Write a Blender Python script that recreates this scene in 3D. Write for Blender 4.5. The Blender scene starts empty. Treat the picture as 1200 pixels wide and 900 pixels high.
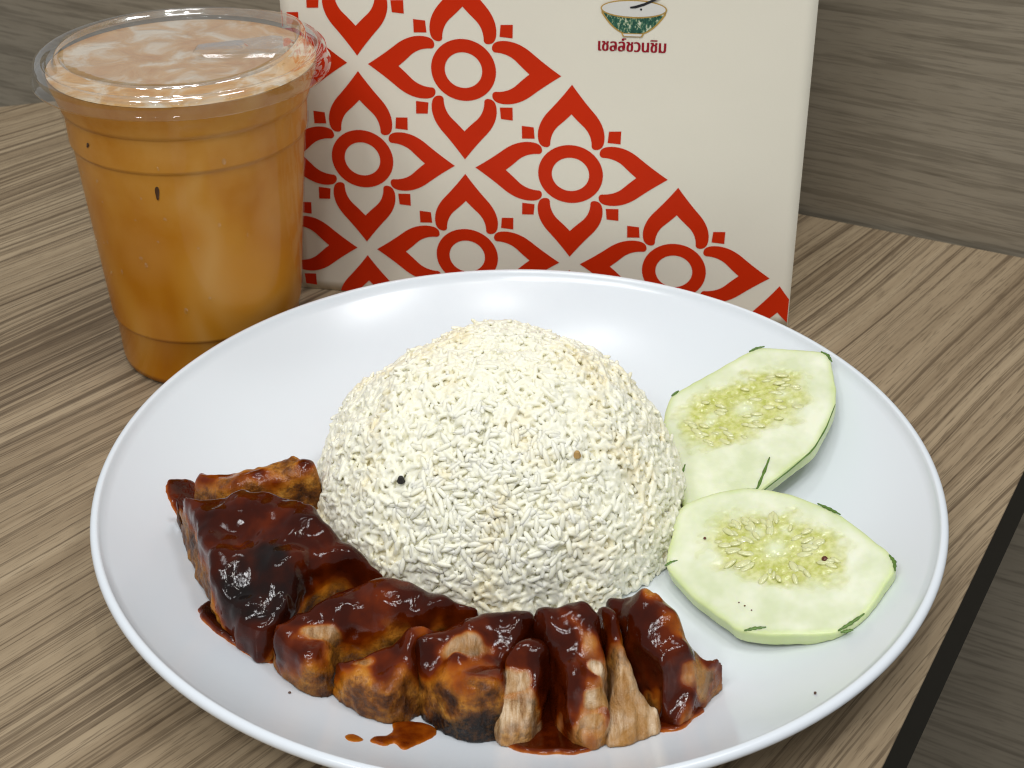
import bpy, bmesh, math, random
import numpy as np
from mathutils import Vector, Matrix

# ------------------------------------------------------------------ camera, world, lamps, exposure
scene = bpy.context.scene
col = scene.collection
cam_data = bpy.data.cameras.new("camera")
cam_data.sensor_width = 36.0
cam_data.lens = 50.356
cam_data.shift_x = -0.00315
cam_data.shift_y = -0.14886
cam_data.clip_start = 0.01
cam_data.clip_end = 50.0
cam_data.dof.use_dof = True
cam_data.dof.focus_distance = 0.45
cam_data.dof.aperture_fstop = 38.0
cam = bpy.data.objects.new("camera", cam_data)
cam.location = (0.0, 0.0, 0.29193)
cam.rotation_euler = (math.radians(90 - 26.130), 0, 0)
col.objects.link(cam)
scene.camera = cam

world = bpy.data.worlds.new("World")
scene.world = world
world.use_nodes = True
bg = world.node_tree.nodes["Background"]
bg.inputs[0].default_value = (0.96, 0.98, 1.0, 1)
bg.inputs[1].default_value = 0.33

def lamp(name, loc, size, watts, color=(1.0, 0.97, 0.93), target=(0.0, 0.42, 0.0), shape='DISK', size_y=None):
    d = bpy.data.lights.new(name, 'AREA')
    d.shape = shape
    d.size = size
    if size_y: d.size_y = size_y
    d.energy = watts
    d.color = color
    o = bpy.data.objects.new(name, d)
    o.location = loc
    o.rotation_euler = (Vector(target) - Vector(loc)).to_track_quat('-Z', 'Y').to_euler()
    col.objects.link(o)
    return o

# ceiling fixtures of the eatery: clusters of small downlights and two troffer panels
for x in (-0.85, -0.45, -0.05):
    for y in (-0.85, -0.45):
        lamp("ceiling_downlight", (x, y, 1.50), 0.16, 3.0, (0.985, 0.99, 1.0))
lamp("ceiling_panel", (-0.25, 0.62, 1.85), 0.50, 3.4, (0.97, 0.985, 1.0), shape='RECTANGLE', size_y=0.16)
lamp("ceiling_panel", (0.75, 0.10, 1.75), 0.50, 6.0, (0.97, 0.985, 1.0), shape='RECTANGLE', size_y=0.16)
for k, (x, y) in enumerate(((-0.10, -0.30), (0.24, -0.22), (0.10, 0.10))):
    lamp("ceiling_downlight", (x, y, 1.70), 0.045, 1.4, (1.0, 0.97, 0.92))

vs = scene.view_settings
vs.view_transform = 'Standard'
vs.look = 'None'
vs.exposure = 0.07
vs.gamma = 1.0
vs.use_curve_mapping = False
scene.cycles.use_denoising = True
scene.cycles.filter_width = 1.1
scene.cycles.max_bounces = 12
scene.cycles.diffuse_bounces = 8
scene.cycles.transparent_max_bounces = 24
scene.cycles.sample_clamp_indirect = 6.0
scene.cycles.caustics_reflective = False
scene.cycles.caustics_refractive = False

# ------------------------------------------------------------------ measured layout of the table top (millimetres)
TABLE = [(-202.8, 782.6), (-852.5, 574.1), (-1368.0, -282.7), (-213.2, -238.7), (262.0, 551.2)]
BAG_L = (-91.7, 540.6)
BAG_R = (110.7, 507.0)
PIECES = {
    'back': [(-100.4,372.1,24.0),(-91.9,372.9,27.0),(-81.7,373.4,28.0),(-70.0,377.0,30.0),(-61.5,371.9,30.0),(-59.6,366.6,28.0),(-61.7,364.6,20.0),(-72.5,360.8,18.0),(-88.0,358.7,18.0),(-100.9,365.1,18.0)] ,
    'big': [(-97.8,353.3,31.0),(-78.2,354.1,32.0),(-60.5,348.1,32.0),(-51.3,337.4,29.0),(-38.4,328.3,22.0),(-40.6,327.7,15.0),(-57.1,322.5,10.0),(-63.4,310.3,9.0),(-68.0,305.3,8.0),(-73.3,305.9,8.0),(-84.9,316.9,8.0),(-91.6,331.8,9.0),(-101.7,352.2,10.0),(-105.6,363.4,16.0)] ,
    'third': [(-65.3,307.4,22.0),(-49.9,315.9,25.0),(-37.0,320.0,27.0),(-23.6,315.4,26.0),(-9.9,310.0,24.0),(-17.4,305.4,18.0),(-33.8,303.1,14.0),(-47.0,303.5,9.0),(-49.0,297.1,8.0),(-55.1,292.0,8.0),(-64.3,299.7,8.0),(-67.6,306.6,16.0)] ,
    'fourth': [(-46.2,294.3,20.0),(-37.6,297.8,24.0),(-25.9,302.9,26.0),(-19.3,298.6,22.0),(-25.0,295.9,10.0),(-26.5,288.8,9.0),(-33.4,283.3,9.0),(-43.7,286.9,9.0),(-47.9,293.8,12.0)] ,
    'fifth': [(-28.3,297.0,27.0),(-19.3,301.9,28.0),(-5.5,306.0,28.0),(5.0,307.0,26.0),(6.5,301.0,22.0),(0.1,291.7,14.0),(-1.8,284.1,10.0),(-5.7,278.1,10.0),(-14.2,276.9,10.0),(-23.1,285.9,10.0),(-27.4,293.3,17.0)] ,
    'sixth': [(-3.5,289.9,27.0),(1.4,294.9,28.0),(8.2,294.6,28.0),(10.0,290.6,24.0),(8.2,287.0,14.0),(4.0,276.3,10.0),(-3.5,274.0,10.0),(-5.8,279.9,10.0),(-4.4,287.0,20.0)] ,
    'seventh': [(4.2,301.7,30.0),(10.7,304.1,32.0),(18.8,305.2,32.0),(23.0,300.5,31.0),(24.6,290.5,27.0),(24.3,282.4,20.0),(23.5,275.5,12.0),(19.3,270.7,11.0),(14.2,275.9,11.0),(10.0,287.5,18.0),(5.9,293.1,27.0)] ,
    'wedge': [(20.0,305.3,31.0),(25.9,303.8,32.0),(29.8,299.0,30.0),(33.5,285.4,23.0),(39.3,278.9,11.0),(31.7,272.7,11.0),(24.5,270.7,11.0),(23.4,278.5,12.0),(24.7,285.4,20.0),(23.6,294.3,28.0)] ,
    'eighth': [(24.0,309.1,26.0),(31.5,310.7,30.0),(37.5,308.7,34.0),(43.0,304.1,32.0),(48.1,295.4,27.0),(55.3,295.6,17.0),(54.2,294.0,10.0),(46.9,282.9,10.0),(43.3,278.7,10.0),(39.5,280.5,10.0),(37.0,285.9,16.0),(30.0,295.4,22.0)] ,
}
POOLS = {
    'side': [(-112.1,376.2,9.0),(-110.2,379.9,10.0),(-103.5,381.7,9.0),(-98.2,365.2,8.0),(-100.2,359.3,8.0),(-106.1,364.3,8.0),(-110.4,370.0,9.0)] ,
    'corner': [(-91.3,324.8,8.0),(-85.7,327.0,8.0),(-66.0,311.4,8.0),(-67.0,304.9,8.0),(-73.3,306.3,8.0),(-82.6,312.4,8.0),(-88.9,317.6,8.0)] ,
    'front': [(-32.0,284.1,10.0),(-25.7,284.7,10.0),(-20.8,281.1,10.0),(-21.3,277.5,10.0),(-24.2,274.8,11.0),(-26.2,271.5,12.0),(-28.6,268.8,13.0),(-31.0,272.0,12.0),(-33.4,269.4,13.0),(-36.6,271.1,13.0),(-36.1,274.4,12.0),(-32.8,277.1,11.0)] ,
    'dab': [(-43.8,272.8,13.0),(-41.8,274.9,12.0),(-38.7,272.8,13.0),(-39.5,269.8,14.0),(-42.3,269.8,14.0)] ,
    'between': [(-0.9,283.9,9.0),(8.2,286.9,9.0),(19.5,284.5,9.0),(21.2,274.6,10.0),(18.4,269.6,11.0),(10.1,269.0,11.0),(1.8,270.7,11.0),(-2.6,275.7,10.0)] ,
    'right': [(36.8,301.3,8.0),(45.3,293.2,9.0),(50.6,286.9,9.0),(46.9,282.1,9.0),(43.7,278.1,10.0),(38.3,277.5,10.0),(35.1,281.5,9.0)] ,
}
CUKE_UPPER = {
    'normal': (-0.1577,-0.1982,0.9674) ,
    'pts': [(88.1,437.6,31.6),(96.6,435.0,32.4),(106.4,431.7,33.4),(109.3,428.1,33.1),(108.9,417.3,30.8),(107.5,406.3,28.3),(102.7,396.6,25.6),(97.2,388.2,22.9),(88.4,381.3,20.1),(77.8,373.1,16.7),(72.4,368.5,14.8),(62.3,366.7,12.8),(54.7,368.7,12.0),(52.5,382.5,14.5),(51.1,398.4,17.5),(50.5,408.7,19.5),(53.8,419.4,22.2),(58.2,422.7,23.6),(72.3,430.8,27.6),(83.5,436.8,30.7)] ,
}
CUKE_LOWER = {
    'normal': (-0.2254,-0.1479,0.963) ,
    'pts': [(73.6,366.2,23.1),(65.8,367.2,21.4),(60.5,366.7,20.1),(51.5,363.6,17.5),(48.2,353.8,15.2),(45.5,343.2,13.0),(46.6,338.4,12.5),(51.4,329.2,12.2),(57.8,320.5,12.4),(63.2,313.9,12.6),(70.8,310.7,13.9),(81.0,308.4,15.9),(89.4,307.4,17.7),(97.1,311.3,20.1),(103.2,318.6,22.7),(108.4,325.2,24.9),(108.6,330.5,25.8),(104.3,338.1,25.9),(99.7,346.0,26.1),(92.4,354.5,25.7),(83.3,361.5,24.6)] ,
}
TOPS = {
    'back': [(-94.2,367.5,26.0),(-80.7,367.9,29.0),(-67.5,369.6,31.0),(-68.8,358.2,28.0)] ,
    'big': [(-93.0,349.9,31.0),(-77.1,348.0,34.0),(-60.8,339.7,34.0),(-84.5,330.4,29.0),(-65.9,322.8,32.0),(-49.6,326.5,29.0),(-40.1,325.7,22.0),(-74.8,314.2,24.0),(-62.9,314.2,24.0),(-71.8,307.7,19.0)] ,
    'third': [(-61.6,304.3,22.0),(-48.0,310.7,27.0),(-36.4,313.6,29.0),(-24.4,309.5,28.0),(-12.6,307.8,25.0),(-52.1,302.1,21.0),(-42.7,300.4,18.0)] ,
    'fourth': [(-43.1,293.3,20.0),(-35.1,294.9,23.0),(-26.1,298.2,26.0),(-37.4,292.3,18.0)] ,
    'fifth': [(-23.7,297.0,27.0),(-12.3,298.1,29.0),(1.4,300.9,28.0),(-14.4,291.1,25.0),(-5.4,291.7,23.0),(-21.2,289.6,19.0)] ,
    'sixth': [(1.4,289.9,29.0),(5.9,288.3,29.0),(0.3,283.3,22.0),(-0.8,278.4,15.0),(3.6,285.4,20.0)] ,
    'seventh': [(8.3,299.7,32.0),(16.2,298.4,34.0),(20.6,294.7,32.0),(14.7,284.2,27.0),(20.2,282.3,23.0),(19.0,276.5,14.0)] ,
    'wedge': [(25.1,298.7,32.0),(27.6,292.7,28.0),(28.6,285.4,23.0),(31.7,279.4,17.0),(33.8,276.0,13.0),(26.5,274.5,13.0)] ,
    'eighth': [(29.5,307.8,28.0),(37.1,304.7,35.0),(41.1,297.4,34.0),(44.0,290.4,30.0),(37.1,287.4,27.0),(50.3,291.2,19.0),(44.1,284.5,15.0),(41.7,281.5,12.0)] ,
}
PATCH = {
    'third': [(-54.1,303.1,21.0)] ,
    'fifth': [(-13.4,293.7,25.0)] ,
    'fourth': [(-40.8,293.7,20.0)] ,
    'char': [(-72.4,318.3,26.0)] ,
    'sixth': [(-1.5,284.4,21.0),(-1.9,278.4,15.0)] ,
    'seventh': [(21.7,285.9,24.0),(21.3,280.4,19.0),(19.9,276.0,13.0)] ,
    'wedge': [(29.3,284.4,21.0),(32.4,279.0,15.0),(26.0,275.1,13.0)] ,
    'seventh_dark': [(11.5,290.5,27.0),(13.6,283.3,22.0)] ,
    'seventh_groove': [(21.7,294.2,31.0),(26.4,286.9,26.0),(27.6,283.3,22.0)] ,
    'eighth': [(34.7,309.5,31.0),(47.8,289.1,18.0)] ,
}
CRUMBS = [(50.2, 289.7, 9.0), (77.4, 279.4, 17.0), (-60.7, 291.3, 9.0)]
CORE_UPPER = [(77.7, 409.9, 24.2), (98.5, 418.9, 29.4), (75.3, 423.5, 26.6)]
CORE_LOWER = [(77.2, 340.9, 20.0), (94.3, 330.1, 22.4), (81.6, 353.4, 23.0)]
PEEL_UPPER = [[(82.8,436.5,30.5),(85.4,437.7,31.2),(88.4,438.0,31.7)],[(107.0,431.6,33.4),(109.0,429.5,33.3),(109.8,425.9,32.7)],[(55.8,388.5,16.3),(54.3,384.4,15.2),(53.0,379.5,14.0)],[(82.9,386.7,20.3),(80.2,380.6,18.6),(77.1,373.9,16.7),(74.2,374.8,16.4)],[(107.4,405.9,28.2),(102.6,395.9,25.4),(97.0,387.4,22.8),(88.3,380.2,19.8),(78.3,372.7,16.7)],[(54.1,420.1,22.5),(56.7,422.1,23.3)]]
PEEL_LOWER = [[(44.9,341.7,12.6),(46.7,342.6,13.2),(48.8,342.8,13.7)],[(64.6,313.3,12.8),(67.5,313.5,13.5),(70.7,313.1,14.2)],[(89.5,307.7,17.8),(93.0,309.3,18.9),(97.4,311.8,20.3)],[(108.1,330.6,25.7),(109.0,327.9,25.5),(108.5,324.5,24.8)],[(92.0,354.9,25.6),(95.0,352.0,25.9),(97.7,348.9,26.1)],[(90.0,307.0,17.8),(93.5,307.1,18.6)]]
RICE = (-5.8, 380.2)
LOGO = (138.1, 131.0, 12.4, (125.3, 114.2), 25.3, 5.2)
PLATE_C = (1.2, 371.3)
CUP_C = (-120.5, 493.3)
rng = np.random.default_rng(7)
random.seed(7)

# ------------------------------------------------------------------ helpers
def tag(o, label=None, cat=None, group=None, kind=None):
    if label: o["label"] = label
    if cat: o["category"] = cat
    if group: o["group"] = group
    if kind: o["kind"] = kind
    return o

def empty(name, loc=(0, 0, 0), rz=0.0):
    o = bpy.data.objects.new(name, None)
    o.empty_display_size = 0.02
    o.location = loc
    o.rotation_euler = (0, 0, rz)
    col.objects.link(o)
    return o

def mesh_obj(name, verts, faces, mat, parent=None, smooth=True, attrs=None):
    me = bpy.data.meshes.new(name)
    v = np.asarray(verts, dtype=np.float64)
    me.from_pydata(v.tolist(), [], [list(map(int, f)) for f in faces])
    if smooth:
        me.polygons.foreach_set("use_smooth", np.ones(len(me.polygons), dtype=bool))
    if attrs:
        for k, a in attrs.items():
            ca = me.color_attributes.new(k, 'FLOAT_COLOR', 'POINT')
            buf = np.ones((len(v), 4), dtype=np.float32)
            a = np.asarray(a)
            buf[:, :a.shape[1]] = a
            ca.data.foreach_set("color", buf.ravel())
    me.materials.append(mat)
    me.update()
    o = bpy.data.objects.new(name, me)
    col.objects.link(o)
    if parent is not None:
        o.parent = parent
    return o

def lathe(profile, seg=96, zfun=None):
    """closed-around surface of revolution; profile = [(r, z)...]; r == 0 ends become poles"""
    vs_, fs_ = [], []
    rings = []
    for (r, z) in profile:
        if r < 1e-7:
            rings.append([len(vs_)]); vs_.append((0, 0, z))
        else:
            ring = []
            for k in range(seg):
                a = 2 * math.pi * k / seg
                zz = z + (zfun(r, z, a) if zfun else 0)
                ring.append(len(vs_)); vs_.append((r * math.cos(a), r * math.sin(a), zz))
            rings.append(ring)
    for a, b in zip(rings[:-1], rings[1:]):
        for k in range(seg):
            k2 = (k + 1) % seg
            if len(a) == 1 and len(b) == 1: continue
            if len(a) == 1: fs_.append((a[0], b[k2], b[k]))
            elif len(b) == 1: fs_.append((a[k], a[k2], b[0]))
            else: fs_.append((a[k], a[k2], b[k2], b[k]))
    return vs_, fs_

def fix_normals(o):
    bm = bmesh.new(); bm.from_mesh(o.data)
    bmesh.ops.recalc_face_normals(bm, faces=bm.faces)
    bm.to_mesh(o.data); bm.free()
    return o

def smoothstep(a, b, x):
    t = np.clip((x - a) / (b - a), 0, 1)
    return t * t * (3 - 2 * t)

def smax(a, b, k):
    h = np.clip(0.5 + 0.5 * (a - b) / k, 0, 1)
    return b * (1 - h) + a * h + k * h * (1 - h)

def _hash(ix, iy, iz, seed):
    n = (ix.astype(np.int64) * 374761393 + iy.astype(np.int64) * 668265263 + iz.astype(np.int64) * 2147483647 + seed * 974634777) & 0xFFFFFFFF
    n = ((n ^ (n >> 13)) * 1274126177) & 0xFFFFFFFF
    n = (n ^ (n >> 16)) & 0xFFFF
    return n / 32767.5 - 1.0

def noise3(x, y, z, seed=0):
    x = np.asarray(x, float); y = np.asarray(y, float); z = np.asarray(z, float)
    x, y, z = np.broadcast_arrays(x, y, z)
    ix, iy, iz = np.floor(x), np.floor(y), np.floor(z)
    fx, fy, fz = x - ix, y - iy, z - iz
    fx = fx * fx * (3 - 2 * fx); fy = fy * fy * (3 - 2 * fy); fz = fz * fz * (3 - 2 * fz)
    r = 0
    for dx in (0, 1):
        for dy in (0, 1):
            for dz in (0, 1):
                w = (fx if dx else 1 - fx) * (fy if dy else 1 - fy) * (fz if dz else 1 - fz)
                r = r + w * _hash(ix + dx, iy + dy, iz + dz, seed)
    return r

def fbm(x, y, z, seed=0, oct=3):
    s, a, t = 0, 1.0, 0
    for k in range(oct):
        s = s + a * noise3(x * 2 ** k, y * 2 ** k, z * 2 ** k, seed + k * 17)
        t += a; a *= 0.5
    return s / t

def poly_sdf(px, py, poly):
    """signed distance to a 2-D polygon, negative inside"""
    n = len(poly)
    d2 = np.full(px.shape, 1e18); inside = np.zeros(px.shape, bool)
    for i in range(n):
        ax, ay = poly[i]; bx, by = poly[(i + 1) % n]
        ex, ey = bx - ax, by - ay
        wx, wy = px - ax, py - ay
        t = np.clip((wx * ex + wy * ey) / (ex * ex + ey * ey + 1e-12), 0, 1)
        dx, dy = wx - ex * t, wy - ey * t
        d2 = np.minimum(d2, dx * dx + dy * dy)
        c = ((ay <= py) & (by > py)) | ((by <= py) & (ay > py))
        with np.errstate(divide='ignore', invalid='ignore'):
            xc = ax + (py - ay) / (by - ay + (1e-12 if by == ay else 0)) * ex
        inside ^= c & (px < xc)
    d = np.sqrt(d2)
    return np.where(inside, -d, d)

def round_poly(poly, n=6):
    """smooth a coarse outline with a closed Catmull-Rom curve"""
    P = np.array(poly, float); m = len(P); out = []
    for i in range(m):
        p0, p1, p2, p3 = P[i - 1], P[i], P[(i + 1) % m], P[(i + 2) % m]
        for k in range(n):
            t = k / n
            out.append(0.5 * ((2 * p1) + (-p0 + p2) * t + (2 * p0 - 5 * p1 + 4 * p2 - p3) * t * t + (-p0 + 3 * p1 - 3 * p2 + p3) * t ** 3))
    return np.array(out)

def surface_nets(F, origin, h):
    """naive surface nets: F<0 inside -> verts (world units of origin/h), quads"""
    nx, ny, nz = F.shape
    S = F < 0
    corners = [(a, b, c) for a in (0, 1) for b in (0, 1) for c in (0, 1)]
    cnt = np.zeros((nx - 1, ny - 1, nz - 1), np.uint8)
    for a, b, c in corners:
        cnt += S[a:nx - 1 + a, b:ny - 1 + b, c:nz - 1 + c]
    act = (cnt > 0) & (cnt < 8)
    idx = np.full(act.shape, -1, np.int32)
    I = np.argwhere(act)
    idx[act] = np.arange(len(I))
    acc = np.zeros((len(I), 3)); num = np.zeros(len(I))
    edges = [(p, q) for p in corners for q in corners if sum(abs(np.array(p) - np.array(q))) == 1 and p < q]
    for p, q in edges:
        fa = F[I[:, 0] + p[0], I[:, 1] + p[1], I[:, 2] + p[2]]
        fb = F[I[:, 0] + q[0], I[:, 1] + q[1], I[:, 2] + q[2]]
        m = (fa < 0) != (fb < 0)
        t = np.where(m, fa / np.where(m, fa - fb, 1), 0)
        pt = np.array(p)[None] + (np.array(q) - np.array(p))[None] * t[:, None]
        acc[m] += pt[m]; num[m] += 1
    V = (I + acc / num[:, None]) * h + np.array(origin)
    quads = []
    for ax in range(3):
        sl0 = [slice(None)] * 3; sl1 = [slice(None)] * 3
        sl0[ax] = slice(0, -1); sl1[ax] = slice(1, None)
        s0, s1 = S[tuple(sl0)], S[tuple(sl1)]
        for flip, m in ((False, s0 & ~s1), (True, ~s0 & s1)):
            E = np.argwhere(m)
            u, w = (ax + 1) % 3, (ax + 2) % 3
            ok = (E[:, u] > 0) & (E[:, w] > 0) & (E[:, u] < F.shape[u] - 1) & (E[:, w] < F.shape[w] - 1)
            E = E[ok]
            def cell(du, dw):
                c = E.copy(); c[:, u] += du; c[:, w] += dw
                return idx[c[:, 0], c[:, 1], c[:, 2]]
            q = np.stack([cell(-1, -1), cell(0, -1), cell(0, 0), cell(-1, 0)], 1)
            if flip: q = q[:, ::-1]
            quads.append(q)
    Q = np.concatenate(quads)
    return V, Q[(Q >= 0).all(1)]

def vnoise_normals(V, Q):
    a, b, c, d = V[Q[:, 0]], V[Q[:, 1]], V[Q[:, 2]], V[Q[:, 3]]
    n = np.cross(c - a, d - b)
    N = np.zeros_like(V)
    for k in range(4): np.add.at(N, Q[:, k], n)
    return N / (np.linalg.norm(N, axis=1, keepdims=True) + 1e-12)

# ------------------------------------------------------------------ material helpers
def new_mat(name):
    m = bpy.data.materials.new(name); m.use_nodes = True
    nt = m.node_tree
    b = nt.nodes["Principled BSDF"]
    return m, nt, b

class NB:
    """small node builder"""
    def __init__(s, nt): s.nt = nt
    def n(s, t, **kw):
        nd = s.nt.nodes.new(t)
        for k, v in kw.items(): setattr(nd, k, v)
        return nd
    def link(s, a, b): s.nt.links.new(a, b)
    def val(s, sock, v):
        if hasattr(v, 'default_value') or hasattr(v, 'is_linked'): s.link(v, sock)
        else: sock.default_value = v
    def math(s, op, a, b=0.0, c=None, clamp=False):
        nd = s.n('ShaderNodeMath', operation=op, use_clamp=clamp)
        s.val(nd.inputs[0], a); s.val(nd.inputs[1], b)
        if c is not None: s.val(nd.inputs[2], c)
        return nd.outputs[0]
    def mix(s, f, a, b, mode='MIX'):
        nd = s.n('ShaderNodeMix', data_type='RGBA', blend_type=mode)
        s.val(nd.inputs[0], f)
        for sock, v in ((nd.inputs[6], a), (nd.inputs[7], b)):
            if isinstance(v, tuple): sock.default_value = (*v, 1) if len(v) == 3 else v
            else: s.link(v, sock)
        return nd.outputs[2]
    def coord(s, kind='Object', scale=(1, 1, 1), rot=(0, 0, 0), loc=(0, 0, 0)):
        tc = s.n('ShaderNodeTexCoord'); mp = s.n('ShaderNodeMapping')
        mp.inputs['Scale'].default_value = scale; mp.inputs['Rotation'].default_value = rot; mp.inputs['Location'].default_value = loc
        s.link(tc.outputs[kind], mp.inputs[0]); return mp.outputs[0]
    def map(s, v, scale=(1, 1, 1), rot=(0, 0, 0), loc=(0, 0, 0)):
        mp = s.n('ShaderNodeMapping')
        mp.inputs['Scale'].default_value = scale; mp.inputs['Rotation'].default_value = rot; mp.inputs['Location'].default_value = loc
        s.link(v, mp.inputs[0]); return mp.outputs[0]
    def noise(s, v, scale, detail=3.0, rough=0.55, dist=0.0, out=0):
        nd = s.n('ShaderNodeTexNoise')
        s.link(v, nd.inputs['Vector'])
        nd.inputs['Scale'].default_value = scale; nd.inputs['Detail'].default_value = detail
        nd.inputs['Roughness'].default_value = rough; nd.inputs['Distortion'].default_value = dist
        return nd.outputs[out]
    def ramp(s, f, stops, interp='LINEAR'):
        nd = s.n('ShaderNodeValToRGB'); cr = nd.color_ramp; cr.interpolation = interp
        while len(cr.elements) > 1: cr.elements.remove(cr.elements[-1])
        for i, (p, c) in enumerate(stops):
            e = cr.elements[0] if i == 0 else cr.elements.new(p)
            e.position = p; e.color = (*c, 1) if len(c) == 3 else c
        s.link(f, nd.inputs[0]); return nd.outputs[0]
    def bump(s, h, strength=0.3, dist=0.001, normal=None):
        nd = s.n('ShaderNodeBump'); nd.inputs['Strength'].default_value = strength; nd.inputs['Distance'].default_value = dist
        s.link(h, nd.inputs['Height'])
        if normal: s.link(normal, nd.inputs['Normal'])
        return nd.outputs[0]
    def attr(s, name):
        nd = s.n('ShaderNodeAttribute', attribute_name=name)
        sp = s.n('ShaderNodeSeparateColor'); s.link(nd.outputs['Color'], sp.inputs[0])
        return sp.outputs

def simple_mat(name, color, rough=0.5, spec=0.5, noise_amt=0.06, noise_scale=60, sss=0.0, coat=0.0, bump=0.0):
    m, nt, b = new_mat(name); q = NB(nt)
    f = q.noise(q.coord(), noise_scale, 3)
    c2 = tuple(max(0, c * (1 - noise_amt * 2)) for c in color); c1 = tuple(min(1, c * (1 + noise_amt)) for c in color)
    q.link(q.mix(f, c2, c1), b.inputs['Base Color'])
    b.inputs['Roughness'].default_value = rough; b.inputs['Specular IOR Level'].default_value = spec
    if sss: b.inputs['Subsurface Weight'].default_value = sss; b.inputs['Subsurface Radius'].default_value = (0.6, 0.5, 0.35); b.inputs['Subsurface Scale'].default_value = 0.003
    if coat: b.inputs['Coat Weight'].default_value = coat; b.inputs['Coat Roughness'].default_value = 0.05
    if bump: q.link(q.bump(f, bump, 0.0005), b.inputs['Normal'])
    return m

def wood_mat(name, angle, stops, fine=1.0, rough=0.38, axis='XY', scale=1.0, contrast=1.0, seed=0.0, line_dark=0.35, dark=(0.066, 0.043, 0.026), along=1.0):
    """streaky laminate: grain runs along local x after rotation"""
    m, nt, b = new_mat(name); q = NB(nt)
    base = q.coord('Object', (scale, scale, scale))
    if axis == 'XZ': base = q.map(base, rot=(math.radians(-90), 0, 0))
    base = q.map(base, rot=(0, 0, -angle), loc=(seed, seed * 0.7, 0))
    warp = q.noise(q.map(base, (2.2, 7.0, 1)), 1.0, 2, out=0)
    wv = q.n('ShaderNodeCombineXYZ')
    q.link(q.math('MULTIPLY', q.math('SUBTRACT', warp, 0.5), 0.030), wv.inputs[1])
    vadd = q.n('ShaderNodeVectorMath', operation='ADD'); q.link(base, vadd.inputs[0]); q.link(wv.outputs[0], vadd.inputs[1])
    g = vadd.outputs[0]
    broad = q.noise(q.map(g, (1.1, 17, 1)), 1.0, 3, 0.5)
    mid = q.noise(q.map(g, (1.6 * along, 110, 1)), 1.0, 3, 0.6)
    lines = q.noise(q.map(g, (1.4 * along, 300 * fine, 1)), 1.0, 3, 0.65)
    thin = q.noise(q.map(g, (2.6 * along, 620 * fine, 1)), 1.0, 2, 0.6)
    pores = q.noise(q.map(g, (60.0, 1100 * fine, 1)), 1.0, 2, 0.7)
    dens = q.noise(q.map(g, (2.0, 9, 1)), 1.0, 2, 0.5)
    v = q.math('ADD', q.math('MULTIPLY', broad, 0.40), q.math('ADD', q.math('MULTIPLY', mid, 0.33), q.math('MULTIPLY', lines, 0.27)))
    v = q.math('MULTIPLY_ADD', q.math('SUBTRACT', v, 0.5), 2.5 * contrast, 0.5, clamp=True)
    c = q.ramp(v, stops)
    dk = q.ramp(q.math('ADD', lines, q.math('MULTIPLY', q.math('SUBTRACT', dens, 0.5), 0.35)), [(0.39, (1, 1, 1)), (0.47, (0, 0, 0))])
    c = q.mix(q.math('MULTIPLY', dk, line_dark), c, dark)
    tk = q.ramp(thin, [(0.39, (1, 1, 1)), (0.45, (0, 0, 0))])
    c = q.mix(q.math('MULTIPLY', tk, line_dark * 0.85), c, dark)
    pk = q.ramp(pores, [(0.34, (1, 1, 1)), (0.46, (0, 0, 0))])
    c = q.mix(q.math('MULTIPLY', pk, line_dark * 0.8), c, dark)
    q.link(c, b.inputs['Base Color'])
    b.inputs['Roughness'].default_value = rough
    b.inputs['Specular IOR Level'].default_value = 0.16
    hh = q.math('ADD', q.math('MULTIPLY', lines, 0.6), q.math('MULTIPLY', pores, 0.4))
    q.link(q.bump(hh, 0.25, 0.0004), b.inputs['Normal'])
    return m

def clear_plastic(name, tint=(0.97, 0.98, 0.98), strength=1.0, rough=0.03, base_refl=0.06):
    """thin clear film: straight-through transparency plus Fresnel gloss"""
    m, nt, b = new_mat(name); q = NB(nt)
    nt.nodes.remove(b)
    out = nt.nodes["Material Output"]
    tr = q.n('ShaderNodeBsdfTransparent'); tr.inputs[0].default_value = (*tint, 1)
    gl = q.n('ShaderNodeBsdfGlossy'); gl.inputs['Roughness'].default_value = rough; gl.inputs[0].default_value = (1, 1, 1, 1)
    lw = q.n('ShaderNodeLayerWeight'); lw.inputs['Blend'].default_value = 0.5
    fz = q.math('MULTIPLY_ADD', q.math('POWER', lw.outputs['Facing'], 4.5), 0.95, 0.04)
    nz = q.noise(q.coord(), 90, 2)
    q.link(q.bump(nz, 0.12, 0.001), gl.inputs['Normal'])
    f = q.math('MULTIPLY_ADD', fz, strength, base_refl, clamp=True)
    mx = q.n('ShaderNodeMixShader'); q.link(f, mx.inputs[0]); q.link(tr.outputs[0], mx.inputs[1]); q.link(gl.outputs[0], mx.inputs[2])
    q.link(mx.outputs[0], out.inputs[0])
    return m

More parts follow.
